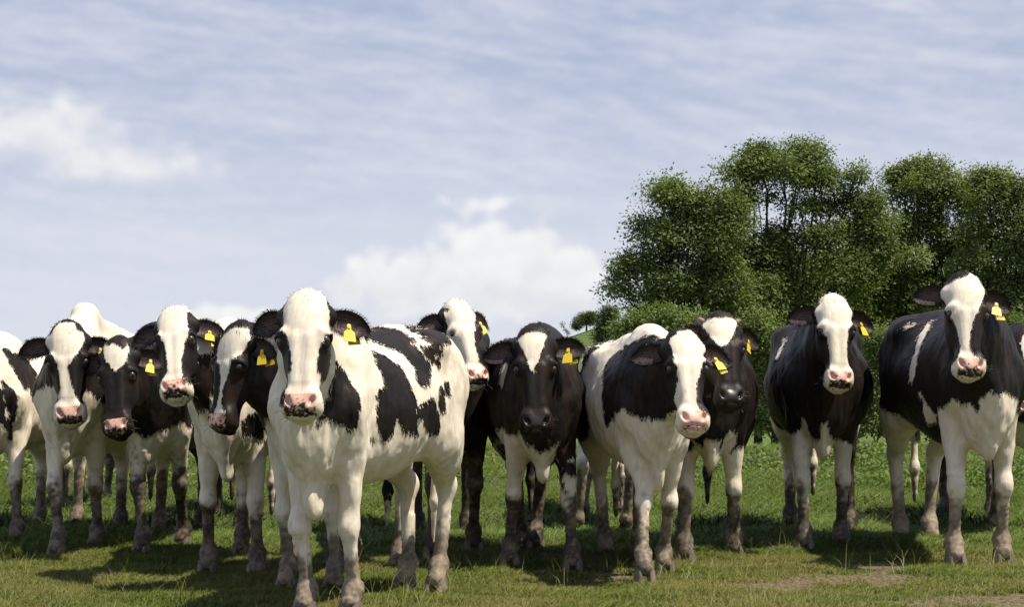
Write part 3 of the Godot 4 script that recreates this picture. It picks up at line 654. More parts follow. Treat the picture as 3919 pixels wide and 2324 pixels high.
	for i in 4:
		var h := Pelt.new()
		var q: Vector3 = c.legs[i]
		var up := 0.0
		if c.has("lift") and int(c.lift[0]) == i:
			up = c.lift[2]
		for sd in [-1.0, 1.0]:
			claw(h, Vector3(q.x, 0, q.z + 0.02), sd, up, c.get("toe", [0, 0, 0, 0])[i] * 0.0174533, s)
		commit("hoof", root, h, mat.hoof)
	# yellow tags, one or two leaves to a tag
	for i in 2:
		if not (c.get("tags", 2) & (1 << i)):
			continue
		var at: Transform3D = hang[i]
		var o := MeshInstance3D.new()
		o.name = "ear_tag"
		o.mesh = tag_front
		root.add_child(o, true)
		var lean := Basis(Vector3.BACK, rng.randf_range(-0.3, 0.3)) * Basis(Vector3.UP, rng.randf_range(-0.5, 0.4)) * Basis(Vector3.RIGHT, rng.randf_range(-0.3, 0.0))
		o.transform = put * at * Transform3D(lean, Vector3(0, 0, 0.006))
		var bk := MeshInstance3D.new()
		bk.name = "tag_back"
		bk.mesh = tag_rear
		o.add_child(bk, true)
		bk.transform = Transform3D(Basis(Vector3.BACK, 0.18) * Basis(Vector3.RIGHT, 0.12), Vector3(0.018, 0.0, -0.030))
		var st := MeshInstance3D.new()
		st.name = "stud"
		st.mesh = stud_mesh
		o.add_child(st, true)
		st.transform = Transform3D(Basis(Vector3.RIGHT, PI / 2), Vector3(0, -0.012, 0.003))
	var clip := MeshInstance3D.new()
	clip.name = "ear_clip"
	clip.mesh = clip_mesh
	root.add_child(clip, true)
	clip.transform = put * (hang[0] as Transform3D) * Transform3D(Basis(Vector3.BACK, 0.5), Vector3(-0.01, 0.062, 0.012))
	if c.has("horn"):
		for sd in [-1.0, 1.0]:
			var o := MeshInstance3D.new()
			o.name = "horn_bud"
			o.mesh = horn_mesh
			root.add_child(o, true)
			o.transform = put * Transform3D(Basis(Vector3.BACK, -sd * 1.0), Vector3(sd * 0.105, -0.02, -0.05))
# foot across, distance, look, then the crown's lobes: across, height, half width, half height
const TREES := [
	["oak_tree", "round crowned oak at the left end of the tree group", "tree", "oaks behind the cows", 5.90, 88.0, {"tint": Color(0.172, 0.205, 0.085), "fork": 2.6, "girth": 0.34, "dense": 1.4, "puff": 0.9, "sprays": 22, "holes": -0.15}, [[0.23, 9.68, 1.17, 0.49], [-0.38, 9.15, 0.79, 0.56], [-0.83, 8.24, 0.71, 0.64], [-1.21, 7.17, 0.64, 0.56], [1.06, 9.30, 0.94, 0.71], [0.00, 8.24, 1.40, 0.86], [1.52, 8.08, 0.79, 0.94], [-1.44, 6.19, 0.41, 0.26], [-0.46, 6.42, 1.09, 0.64], [0.61, 6.87, 1.40, 0.86], [-0.91, 5.35, 0.71, 0.27], [1.82, 6.57, 0.64, 0.94], [0.30, 5.35, 1.24, 0.64], [-1.90, 6.57, 0.12, 0.11], [-0.30, 10.13, 0.49, 0.16], [0.91, 10.13, 0.64, 0.17], [1.97, 9.30, 0.33, 0.49], [1.52, 7.17, 0.79, 0.79], [2.28, 5.96, 0.64, 0.64]]],
	["oak_tree", "tallest oak with sky showing through its crown", "tree", "oaks behind the cows", 10.41, 93.0, {"tint": Color(0.162, 0.194, 0.081), "fork": 2.6, "girth": 0.34, "dense": 1.35, "puff": 0.85, "sprays": 21, "holes": -0.12}, [[0.08, 11.40, 1.48, 0.38], [-1.28, 11.16, 0.83, 0.38], [1.44, 11.08, 0.99, 0.59], [-1.76, 10.12, 0.51, 0.67], [-1.92, 8.84, 0.43, 0.59], [2.41, 9.96, 0.91, 0.83], [3.05, 8.52, 0.75, 0.75], [0.96, 9.88, 0.59, 0.35], [-0.48, 10.28, 0.51, 0.32], [-1.12, 7.56, 1.07, 0.67], [0.96, 7.72, 0.99, 0.51], [2.41, 7.07, 1.23, 0.91], [-0.32, 6.11, 1.64, 0.67], [3.01, 11.08, 0.13, 0.19], [-0.80, 11.92, 0.38, 0.10], [0.96, 11.98, 0.59, 0.12], [3.61, 9.80, 0.19, 0.43], [0.00, 8.84, 0.43, 0.27], [1.60, 8.68, 0.51, 0.43], [3.69, 9.00, 0.51, 0.67], [4.01, 7.72, 0.67, 0.67], [-2.24, 7.56, 0.51, 0.67], [0.32, 7.72, 0.67, 0.51], [-0.80, 8.36, 0.83, 0.67], [0.56, 8.36, 0.91, 0.67], [-0.48, 7.07, 1.15, 0.67], [-1.60, 6.75, 0.67, 0.67]]],
	["oak_tree", "broad oak right of the tallest one with a lighter green crown", "tree", "oaks behind the cows", 16.20, 96.0, {"tint": Color(0.192, 0.224, 0.091), "fork": 2.6, "girth": 0.34, "dense": 1.4, "puff": 0.9, "sprays": 22, "holes": -0.15}, [[0.08, 11.01, 1.11, 0.40], [-0.91, 10.35, 0.70, 0.61], [1.16, 10.35, 0.94, 0.61], [-1.32, 9.03, 0.94, 0.86], [0.17, 9.19, 1.19, 0.86], [1.66, 8.86, 0.94, 0.86], [-0.66, 7.70, 1.52, 1.03], [1.16, 7.37, 1.52, 1.03], [-1.66, 7.04, 1.19, 0.86], [0.17, 5.88, 2.02, 1.03], [1.99, 5.88, 1.19, 1.03], [-2.15, 5.72, 1.19, 0.86], [-0.33, 11.43, 0.15, 0.13], [0.53, 11.64, 0.17, 0.12], [1.49, 11.01, 0.36, 0.20], [2.15, 10.19, 0.36, 0.53], [2.65, 8.53, 0.70, 0.86], [2.65, 7.21, 0.70, 0.70]]],
	["oak_tree", "oak cut off by the right edge of the picture", "tree", "oaks behind the cows", 19.02, 92.0, {"tint": Color(0.170, 0.202, 0.084), "fork": 2.6, "girth": 0.34, "dense": 1.4, "puff": 0.9, "sprays": 22, "holes": -0.15}, [[-0.32, 10.28, 0.90, 0.43], [0.63, 10.05, 0.67, 0.51], [-0.95, 9.41, 0.59, 0.67], [0.16, 8.94, 1.14, 0.82], [1.27, 8.94, 0.98, 1.14], [-0.79, 7.67, 0.98, 0.98], [0.48, 7.35, 1.30, 1.14], [-1.11, 6.24, 1.14, 0.98], [0.48, 5.76, 1.30, 0.98], [-0.16, 4.49, 1.78, 0.98], [1.90, 7.35, 1.14, 1.62], [1.74, 5.45, 1.14, 1.62], [-0.56, 10.89, 0.27, 0.10], [0.32, 10.76, 0.35, 0.13], [1.59, 10.36, 0.67, 0.51]]],
	["hedge_tree", "dark thorn tree filling the gap under the tallest oak", "tree", "dark trees behind the oaks", 10.74, 104.0, {"tint": Color(0.162, 0.194, 0.081), "fork": 1.6, "girth": 0.22, "dense": 2.2, "puff": 0.8, "sprays": 14}, [[-0.90, 6.88, 1.70, 1.34], [0.54, 7.77, 1.52, 1.34], [1.79, 7.42, 1.34, 1.34], [-0.90, 5.44, 1.88, 1.34], [0.90, 4.91, 1.88, 1.70], [-1.79, 3.65, 1.70, 1.34], [0.36, 2.57, 2.06, 1.34], [1.97, 5.80, 1.34, 1.17], [-2.69, 4.37, 1.34, 1.17], [-3.77, 5.09, 1.17, 0.99]]],
	["hedge_tree", "dark thorn tree behind the cow with the full blaze", "tree", "dark trees behind the oaks", 15.33, 106.0, {"tint": Color(0.162, 0.194, 0.081), "fork": 1.6, "girth": 0.22, "dense": 2.2, "puff": 0.8, "sprays": 14}, [[-1.28, 7.70, 1.74, 1.37], [0.55, 6.97, 1.55, 1.37], [-0.55, 5.14, 2.10, 1.74], [1.10, 4.41, 1.92, 1.74], [-1.64, 3.31, 1.92, 1.74], [0.18, 2.22, 2.28, 1.37], [1.64, 5.87, 1.37, 1.19]]],
	["hedge_tree", "dark thorn tree behind the tallest cow", "tree", "dark trees behind the oaks", 19.53, 104.0, {"tint": Color(0.162, 0.194, 0.081), "fork": 1.6, "girth": 0.22, "dense": 2.2, "puff": 0.8, "sprays": 14}, [[-1.79, 6.88, 1.52, 1.34], [0.72, 7.24, 1.70, 1.52], [-0.90, 4.73, 1.88, 1.70], [1.08, 4.01, 2.06, 1.88], [-1.43, 2.57, 1.88, 1.52], [0.72, 1.86, 2.24, 1.34], [2.69, 3.65, 1.70, 1.88], [-0.72, 6.88, 1.34, 1.34], [3.94, 2.75, 1.70, 1.88]]],
	["shrub", "bright hawthorn bush at the left foot of the oaks", "shrub", "bushes under the oaks", 4.54, 80.0, {"tint": Color(0.170, 0.208, 0.082), "fork": 0.9, "girth": 0.12, "clump": 0.34, "puff": 0.5, "dense": 1.3}, [[-0.28, 4.90, 0.55, 0.34], [0.55, 5.11, 0.55, 0.41], [-0.69, 4.76, 0.17, 0.12], [1.38, 4.83, 0.55, 0.48], [0.28, 4.00, 0.97, 0.55], [-0.69, 4.14, 0.41, 0.28], [0.28, 2.76, 0.97, 0.83]]],
	["shrub", "hawthorn bush right of the horn budded cow", "shrub", "bushes under the oaks", 8.59, 78.0, {"tint": Color(0.170, 0.208, 0.082), "fork": 0.9, "girth": 0.12, "clump": 0.34, "puff": 0.5, "dense": 1.3}, [[-0.54, 4.89, 0.61, 0.40], [0.13, 4.08, 0.81, 0.67], [-0.27, 2.87, 0.74, 0.81], [0.00, 1.79, 0.81, 0.54], [-0.81, 3.94, 0.40, 0.54], [0.67, 2.87, 0.40, 0.67]]],
	["shrub", "hawthorn bush between the blazed cow and the tallest cow", "shrub", "bushes under the oaks", 12.11, 79.0, {"tint": Color(0.170, 0.208, 0.082), "fork": 0.9, "girth": 0.12, "clump": 0.34, "puff": 0.5, "dense": 1.3}, [[0.14, 4.25, 0.54, 0.54], [-0.14, 3.29, 0.68, 0.68], [0.14, 2.20, 0.54, 0.54], [-0.41, 1.52, 0.54, 0.27]]],
	["shrub", "leafy bush beside the right ear of the tallest cow", "shrub", "bushes under the oaks", 16.33, 79.0, {"tint": Color(0.170, 0.208, 0.082), "fork": 0.9, "girth": 0.12, "clump": 0.34, "puff": 0.5, "dense": 1.3}, [[-0.14, 4.93, 0.54, 0.41], [0.41, 4.25, 0.54, 0.54], [-0.27, 3.43, 0.68, 0.68], [0.27, 2.34, 0.82, 0.82]]],
	["hill_tree", "grey green tree on the near edge of the hill beside the oaks", "tree", "small trees on the hill", 6.65, 170.0, {"tint": Color(0.11, 0.13, 0.07), "fork": 1.2, "girth": 0.12, "clump": 0.4, "puff": 0.5, "dense": 1.5}, [[0.00, 7.00, 0.53, 0.76], [0.35, 7.59, 0.47, 0.59], [-0.23, 6.41, 0.41, 0.41], [0.00, 5.54, 0.53, 0.70], [0.12, 4.36, 0.59, 0.82], [-0.06, 3.19, 0.53, 0.82]]],
	["hill_tree", "wind bent hawthorn on the skyline of the hill", "tree", "small trees on the hill", 13.81, 440.0, {"tint": Color(0.10, 0.13, 0.06), "fork": 1.3, "girth": 0.2, "clump": 0.6, "puff": 0.6, "dense": 1.6}, [[-0.08, 2.24, 1.82, 0.91], [-1.14, 1.63, 1.21, 0.68], [0.99, 2.39, 1.06, 0.83], [-1.90, 1.10, 0.61, 0.53], [0.38, 3.00, 0.76, 0.46]]],
	["hill_tree", "thin half bare sapling on the slope of the hill", "tree", "small trees on the hill", 10.01, 430.0, {"tint": Color(0.12, 0.14, 0.07), "fork": 0.9, "girth": 0.12, "clump": 0.4, "puff": 0.4, "dense": 0.4, "sprays": 3}, [[-0.59, 2.61, 0.59, 0.59], [0.00, 2.10, 0.52, 0.59], [-1.04, 3.21, 0.37, 0.30], [0.30, 1.35, 0.30, 0.37]]],
]
# ---------------------------------------------------------------- sky
func cloud_at(d: Vector3) -> Color:
	# air, thin streaked cloud and low heaps of cumulus, by direction
	var el := rad_to_deg(asin(clampf(d.y, -1.0, 1.0)))
	var az := rad_to_deg(atan2(d.x, -d.z))
	var up := clampf(el / 50.0, 0.0, 1.0)
	var air := Color(0.62, 0.67, 0.77).lerp(Color(0.375, 0.445, 0.615), smoothstep(0.0, 0.16, up)).lerp(Color(0.24, 0.34, 0.56), smoothstep(0.2, 1.0, up))
	if el < 0.0:
		air = air.lerp(Color(0.30, 0.33, 0.22), smoothstep(-0.5, -4.0, el))
	var w := Vector3(d.x * 7.0, d.y * 34.0 + 4.6 * d.x, d.z * 7.0)
	var bend := tone.get_noise_3dv(w * 0.5) * 0.7
	var streak := 0.5 + 0.38 * veil.get_noise_3d(w.x * 1.3 + bend, w.y * 1.9 + bend, w.z * 1.3) + 0.26 * veil.get_noise_3d(w.x * 5.0, w.y * 5.0 + bend * 2.0, w.z * 5.0 + 9.0) + 0.12 * veil.get_noise_3d(w.x * 14.0, w.y * 9.0 + bend * 3.0, w.z * 14.0)
	var thin := smoothstep(0.15, 1.05, streak) * 0.66 + 0.06
	thin *= smoothstep(-3.0, 0.5, el)
	air = air.lerp(Color(0.75, 0.755, 0.82), clampf(thin, 0.0, 0.9))
	# haze low down
	air = air.lerp(Color(0.66, 0.69, 0.77), 0.75 * exp(-maxf(el, 0.0) / 1.6) * smoothstep(-3.0, 0.0, el))
	# cumulus: heaps strung out low round the horizon
	var heap := 0.0
	var base := 0.0
	for k in HEAPS:
		var da := fposmod(az - k[0] + 180.0, 360.0) - 180.0
		var u: float = da / k[2]
		if absf(u) > 2.2:
			continue
		var v: float = (el - k[1]) / k[3]
		var q := 1.0 - sqrt(u * u + v * v * (1.0 if v > 0.0 else 3.0))
		if q > heap - 1.0 and q > -1.2:
			heap = maxf(heap, q + 1.0)
			base = v
	if heap > 0.0:
		var puff := heap - 1.0 + 0.55 * veil.get_noise_3d(d.x * 26.0, d.y * 34.0, d.z * 26.0) + 0.36 * veil.get_noise_3d(d.x * 70.0, d.y * 80.0, d.z * 70.0 + 4.0)
		var a := smoothstep(0.0, 0.45 if el < 3.6 else 0.95, puff)
		var lit := clampf(0.55 + 0.45 * base + 0.5 * veil.get_noise_3d(d.x * 45.0, d.y * 60.0 + 5.0, d.z * 45.0), 0.0, 1.0)
		air = air.lerp(Color(0.66, 0.68, 0.73).lerp(Color(0.90, 0.90, 0.89), lit), a * 0.93)
	return air * 0.66

const HEAPS := [[-1.6, 1.2, 3.0, 1.5], [-0.2, 1.6, 2.4, 1.9], [1.0, 1.4, 1.5, 1.4], [-11.6, 4.9, 3.0, 1.3], [-9.4, 4.2, 2.6, 0.9], [-7.0, 0.5, 2.0, 0.5], [-26.0, 3.0, 4.0, 1.3], [30.0, 3.5, 4.5, 1.4], [52.0, 2.6, 5.0, 1.3], [-58.0, 4.0, 5.0, 1.6], [-90.0, 3.0, 6.0, 1.4], [84.0, 4.4, 6.0, 1.6], [125.0, 3.2, 6.0, 1.5], [-130.0, 3.6, 6.0, 1.5], [168.0, 3.0, 6.0, 1.4]]

func sky_material() -> Material:
	veil.seed = 21
	veil.frequency = 1.0
	veil.fractal_octaves = 4
	var W := 4096
	var H := 2048
	var small := Image.create(768, 384, false, Image.FORMAT_RGB8)
	for y in 384:
		for x in 768:
			var el := PI * (0.5 - (y + 0.5) / 384.0)
			var az := TAU * (x + 0.5) / 768.0 - PI
			small.set_pixel(x, y, cloud_at(Vector3(sin(az) * cos(el), sin(el), -cos(az) * cos(el))).linear_to_srgb())
	small.resize(W, H, Image.INTERPOLATE_CUBIC)
	for y in range(H / 2 - 170, H / 2 + 24):
		for x in range(W / 2 - 215, W / 2 + 215):
			var el := PI * (0.5 - (y + 0.5) / H)
			var az := TAU * (x + 0.5) / W - PI
			small.set_pixel(x, y, cloud_at(Vector3(sin(az) * cos(el), sin(el), -cos(az) * cos(el))).linear_to_srgb())
	var m := PanoramaSkyMaterial.new()
	m.panorama = ImageTexture.create_from_image(small)
	return m

# ---------------------------------------------------------------- materials
func noise_texture(seed_: int, freq: float, oct: int, ramp: Array, size := 512, normal := false, stretch := Vector2.ONE) -> Texture2D:
	var n := FastNoiseLite.new()
	n.seed = seed_
	n.frequency = freq
	n.fractal_octaves = oct
	var im: Image
	im = n.get_seamless_image(int(size * stretch.x), int(size * stretch.y))
	if stretch != Vector2.ONE:
		im.resize(size, size, Image.INTERPOLATE_CUBIC)
	if normal:
		im.convert(Image.FORMAT_RGBA8)
		im.bump_map_to_normal_map(3.0)
		return ImageTexture.create_from_image(im)
	var out := Image.create(size, size, false, Image.FORMAT_RGB8)
	var lut := []
	for i in 256:
		lut.append((ramp[0] as Color).lerp(ramp[1], i / 255.0))
	for y in size:
		for x in size:
			out.set_pixel(x, y, lut[int(im.get_pixel(x, y).r * 255.0)])
	return ImageTexture.create_from_image(out)

func make_materials() -> void:
	var fur := noise_texture(4, 0.03, 4, [Color(0, 0, 0), Color(1, 1, 1)], 512, false, Vector2(1.0, 0.25))
	var fur_tone := noise_texture(9, 0.035, 4, [Color(0.88, 0.88, 0.88), Color(1.0, 1.0, 1.0)], 512, false, Vector2(1.0, 0.22))
	var m := StandardMaterial3D.new()
	m.vertex_color_use_as_albedo = true
	m.albedo_texture = fur_tone
	m.uv1_triplanar = true
	m.uv1_scale = Vector3(2.4, 2.4, 2.4)
	m.roughness = 0.52
	m.metallic_specular = 0.30
	m.heightmap_enabled = true
	m.heightmap_texture = fur
	m.heightmap_scale = 0.2
	mat.coat = m
	m = StandardMaterial3D.new()
	m.vertex_color_use_as_albedo = true
	m.roughness = 0.32
	m.subsurf_scatter_enabled = true
	m.subsurf_scatter_strength = 0.08
	mat.nose = m
	m = StandardMaterial3D.new()
	m.vertex_color_use_as_albedo = true
	m.roughness = 0.6
	mat.hair = m
	m = StandardMaterial3D.new()
	m.vertex_color_use_as_albedo = true
	m.roughness = 0.75
	mat.hoof = m
	m = StandardMaterial3D.new()
	m.albedo_color = Color(0.10, 0.06, 0.045)
	m.roughness = 0.06
	m.clearcoat_enabled = true
	var s := SphereMesh.new()
	s.radius = 0.023
	s.height = 0.046
	s.radial_segments = 16
	s.rings = 10
	s.material = m
	eye_ball = s
	var y := StandardMaterial3D.new()
	y.albedo_color = Color(0.80, 0.70, 0.12)
	y.roughness = 0.5
	y.backlight_enabled = true
	y.backlight = Color(0.3, 0.26, 0.02)
	var o := [Vector2(-0.009, 0.004), Vector2(-0.010, -0.022), Vector2(-0.025, -0.034), Vector2(-0.030, -0.078), Vector2(-0.027, -0.081), Vector2(0.027, -0.081), Vector2(0.030, -0.078), Vector2(0.025, -0.034), Vector2(0.010, -0.022), Vector2(0.009, 0.004), Vector2(0.0, 0.008)]
	for k in 2:
		var am := ArrayMesh.new()
		am.add_surface_from_arrays(Mesh.PRIMITIVE_TRIANGLES, plate(o, 0.0025).arrays())
		am.surface_set_material(0, y)
		if k == 0: tag_front = am
		else: tag_rear = am
	var cy := CylinderMesh.new()
	cy.top_radius = 0.006
	cy.bottom_radius = 0.008
	cy.height = 0.006
	cy.radial_segments = 12
	cy.rings = 1
	cy.material = y
	stud_mesh = cy
	var cm := BoxMesh.new()
	cm.size = Vector3(0.022, 0.007, 0.004)
	m = StandardMaterial3D.new()
	m.albedo_color = Color(0.85, 0.85, 0.83)
	m.roughness = 0.4
	cm.material = m
	clip_mesh = cm
	var hn := SphereMesh.new()
	hn.radius = 0.018
	hn.height = 0.075
	hn.radial_segments = 12
	hn.rings = 8
	m = StandardMaterial3D.new()
	m.albedo_color = Color(0.45, 0.40, 0.36)
	m.roughness = 0.6
	hn.material = m
	horn_mesh = hn
	m = StandardMaterial3D.new()
	m.vertex_color_use_as_albedo = true
	m.albedo_texture = noise_texture(12, 0.05, 4, [Color(0.55, 0.55, 0.55), Color(1.0, 1.0, 1.0)])
	m.uv1_world_triplanar = true
	m.uv1_triplanar = true
	m.uv1_scale = Vector3(0.9, 0.9, 0.9)
	m.heightmap_enabled = true
	m.heightmap_texture = noise_texture(13, 0.04, 5, [Color(0, 0, 0), Color(1, 1, 1)])
	m.heightmap_scale = 2.0
	m.roughness = 0.95
	m.metallic_specular = 0.15
	mat.ground = m
	m = StandardMaterial3D.new()
	m.vertex_color_use_as_albedo = true
	m.roughness = 0.75
	m.metallic_specular = 0.18
	m.backlight_enabled = true
	m.backlight = Color(0.75, 0.85, 0.45)
	mat.leaf = m
	m = m.duplicate()
	m.roughness = 0.5
	m.metallic_specular = 0.35
	m.backlight = Color(0.8, 0.85, 0.5)
	mat.grass = m
	m = StandardMaterial3D.new()
	m.albedo_color = Color(0.33, 0.29, 0.24)
	m.albedo_texture = noise_texture(15, 0.06, 4, [Color(0.35, 0.35, 0.35), Color(1, 1, 1)], 256)
	m.uv1_triplanar = true
	m.roughness = 0.95
	mat.bark = m

# ---------------------------------------------------------------- land
func height(x: float, z: float) -> float:
	var d := -z
	var h := -3.1 * smoothstep(21.0, 88.0, d) - 1.2 * smoothstep(80.0, 150.0, d)
	if d > 8.0:
		h += 0.03 * tone.get_noise_2d(x * 0.7, z * 0.7) * smoothstep(8.0, 11.0, d)
	if d > 120.0:
		# the hill climbs to the right, far behind the oaks
		var ridge := 2.7 + (x - 11.5) * 0.40
		ridge = minf(ridge, 2.7 + 14.0 * (1.0 - exp(-maxf(x - 11.5, 0.0) / 40.0)) + (0.40 * minf(x - 11.5, 0.0)))
		ridge = maxf(ridge, -7.0)
		h = lerpf(h, ridge, smoothstep(150.0, 450.0, d))
		h -= smoothstep(450.0, 620.0, d) * maxf(ridge + 2.0, 0.0)
		h += 0.6 * tone.get_noise_2d(x * 0.03, z * 0.03) * smoothstep(150.0, 300.0, d)
	return h

func bare(x: float, z: float) -> float:
	# 1 where the turf is worn to soil
	var k := 0.0
	for b in WORN:
		var q := Vector2((x - b[0]) / b[2], (z - b[1]) / b[3]).length()
		k = maxf(k, 1.0 - q)
	k += 0.55 * tone.get_noise_2d(x * 2.3, z * 2.3) + 0.35 * tone.get_noise_2d(x * 7.0 + 5.0, z * 7.0)
	return smoothstep(0.2, 0.75, k)

const WORN := [[0.45, -12.9, 0.75, 0.45], [1.75, -12.6, 0.8, 0.4], [2.1, -13.3, 0.9, 0.5], [1.25, -12.3, 0.5, 0.35], [2.4, -11.6, 1.5, 0.65], [2.9, -12.9, 0.6, 0.4], [-2.7, -13.0, 0.3, 0.25]]

func dry(x: float, z: float) -> float:
	var k := 0.5 + 0.9 * tone.get_noise_2d(x * 0.8 + 40.0, z * 0.8) + 0.5 * tone.get_noise_2d(x * 3.0, z * 3.0 + 12.0)
	return clampf(k * smoothstep(15.0, 13.3, -z), 0.0, 1.0)

func build_ground() -> void:
	var xs := PackedFloat32Array()
	var zs := PackedFloat32Array()
	var far := []
	var v := 6.2
	var st := 0.3
	while v < 1500.0:
		far.append(v)
		st *= 1.28
		v += st
	for k in range(far.size() - 1, -1, -1):
		xs.append(-far[k])
	var x := -6.0
	while x < 6.01:
		xs.append(x)
		x += 0.1
	for k in far.size():
		xs.append(far[k])
	for q in [120.0, 50.0, 20.0, 8.0, 2.0, -2.0, -5.0, -7.0, -8.5]:
		zs.append(q)
	var z := -9.0
	while z > -30.0:
		zs.append(z)
		z -= 0.1
	st = 0.2
	while z > -3000.0:
		zs.append(z)
		st = minf(st * 1.06, 60.0) if z > -700.0 else st * 1.2
		z -= st
	var sk := Pelt.new()
	var nx := xs.size()
	for zz in zs:
		for xx in xs:
			var h := height(xx, zz)
			var e := 0.1 if zz > -40.0 else 2.0
			var n := Vector3(height(xx - e, zz) - height(xx + e, zz), 2.0 * e, height(xx, zz - e) - height(xx, zz + e)).normalized()
			var g := Color(0.150, 0.190, 0.056).lerp(Color(0.120, 0.165, 0.048), clampf(0.5 + tone.get_noise_2d(xx * 0.4, zz * 0.4), 0.0, 1.0))
			if zz < -40.0:
				g = Color(0.185, 0.260, 0.085).lerp(Color(0.155, 0.220, 0.072), clampf(0.5 + tone.get_noise_2d(xx * 0.12, zz * 0.05), 0.0, 1.0))
				if zz < -250.0:
					g = g.lerp(Color(0.20, 0.18, 0.10), smoothstep(0.25, 0.5, tone.get_noise_2d(xx * 0.11 + 3.0, zz * 0.04)))
			else:
				g = g.lerp(Color(0.22, 0.18, 0.09), 0.7 * dry(xx, zz))
				g = g.lerp(Color(0.24, 0.185, 0.125), bare(xx, zz))
			sk.vert(Vector3(xx, h, zz), n, g)
	for j in zs.size() - 1:
		for i in nx - 1:
			var k := j * nx + i
			sk.t.append_array([k, k + nx, k + 1, k + 1, k + nx, k + nx + 1])
	commit("ground", self, sk, mat.ground).set_meta("kind", "structure")

# ---------------------------------------------------------------- trees
func tube(sk: Pelt, a: Vector3, b: Vector3, ra: float, rb: float, n := 7) -> void:
	var d := (b - a).normalized()
	var u := d.cross(Vector3(0.3, 0.2, 1.0)).normalized()
	var w := d.cross(u)
	var k := sk.p.size()
	for e in 2:
		for i in n:
			var g := TAU * i / n
			var o := u * cos(g) + w * sin(g)
			sk.vert((a if e == 0 else b) + o * (ra if e == 0 else rb), o, Color.WHITE)
	for i in n:
		var j := (i + 1) % n
		sk.t.append_array([k + i, k + n + i, k + j, k + j, k + n + i, k + n + j])

func limb(sk: Pelt, a: Vector3, b: Vector3, ra: float, rb: float, parts: int, wander: float) -> PackedVector3Array:
	var path := PackedVector3Array([a])
	var prev := a
	for i in range(1, parts + 1):
		var f := float(i) / parts
		var p := a.lerp(b, f)
		if i < parts:
			p += Vector3(rng.randf() - 0.5, rng.randf() - 0.3, rng.randf() - 0.5) * wander
		tube(sk, prev, p, lerpf(ra, rb, float(i - 1) / parts), lerpf(ra, rb, f), 7 if ra > 0.05 else 5)
		path.append(p)
		prev = p
	return path

func leaf_clump(leaves: int, spread: float, size: float, seed_: int) -> ArrayMesh:
	var r := RandomNumberGenerator.new()
	r.seed = seed_
	var sk := Pelt.new()
	for i in leaves:
		var o := Vector3(r.randfn(), r.randfn() * 0.8, r.randfn()) * spread * 0.45
		var d := (Vector3(r.randfn(), r.randfn() * 0.5, r.randfn()) + o.normalized() * 0.8).normalized()
		var n := (Vector3(r.randfn(), r.randfn(), r.randfn()) * 0.38 + Vector3.UP + o.normalized() * 0.6).normalized()
		var s := d.cross(n).normalized()
		n = s.cross(d)
		var l := size * r.randf_range(0.7, 1.25)
		var c := Color.WHITE * r.randf_range(0.86, 1.12)
		c.a = 1.0
		var k := sk.vert(o, n, c)
		sk.vert(o + d * l * 0.5 + s * l * 0.30 + n * l * 0.06, (n + s * 0.4).normalized(), c)
		sk.vert(o + d * l, n, c)
		sk.vert(o + d * l * 0.5 - s * l * 0.30 + n * l * 0.06, (n - s * 0.4).normalized(), c)
		sk.t.append_array([k, k + 2, k + 1, k, k + 3, k + 2])
	var m := ArrayMesh.new()
	m.add_surface_from_arrays(Mesh.PRIMITIVE_TRIANGLES, sk.arrays())
	m.surface_set_material(0, mat.leaf)
	return m

func scatter(called: String, parent: Node, mesh: Mesh, at: Array, cols: PackedColorArray) -> MultiMeshInstance3D:
	var mm := MultiMesh.new()
	mm.transform_format = MultiMesh.TRANSFORM_3D
	mm.use_colors = true
	mm.mesh = mesh
	mm.instance_count = at.size()
	for i in at.size():
		mm.set_instance_transform(i, at[i])
		mm.set_instance_color(i, cols[i])
	var o := MultiMeshInstance3D.new()
	o.name = called
	o.multimesh = mm
	parent.add_child(o, true)
	return o

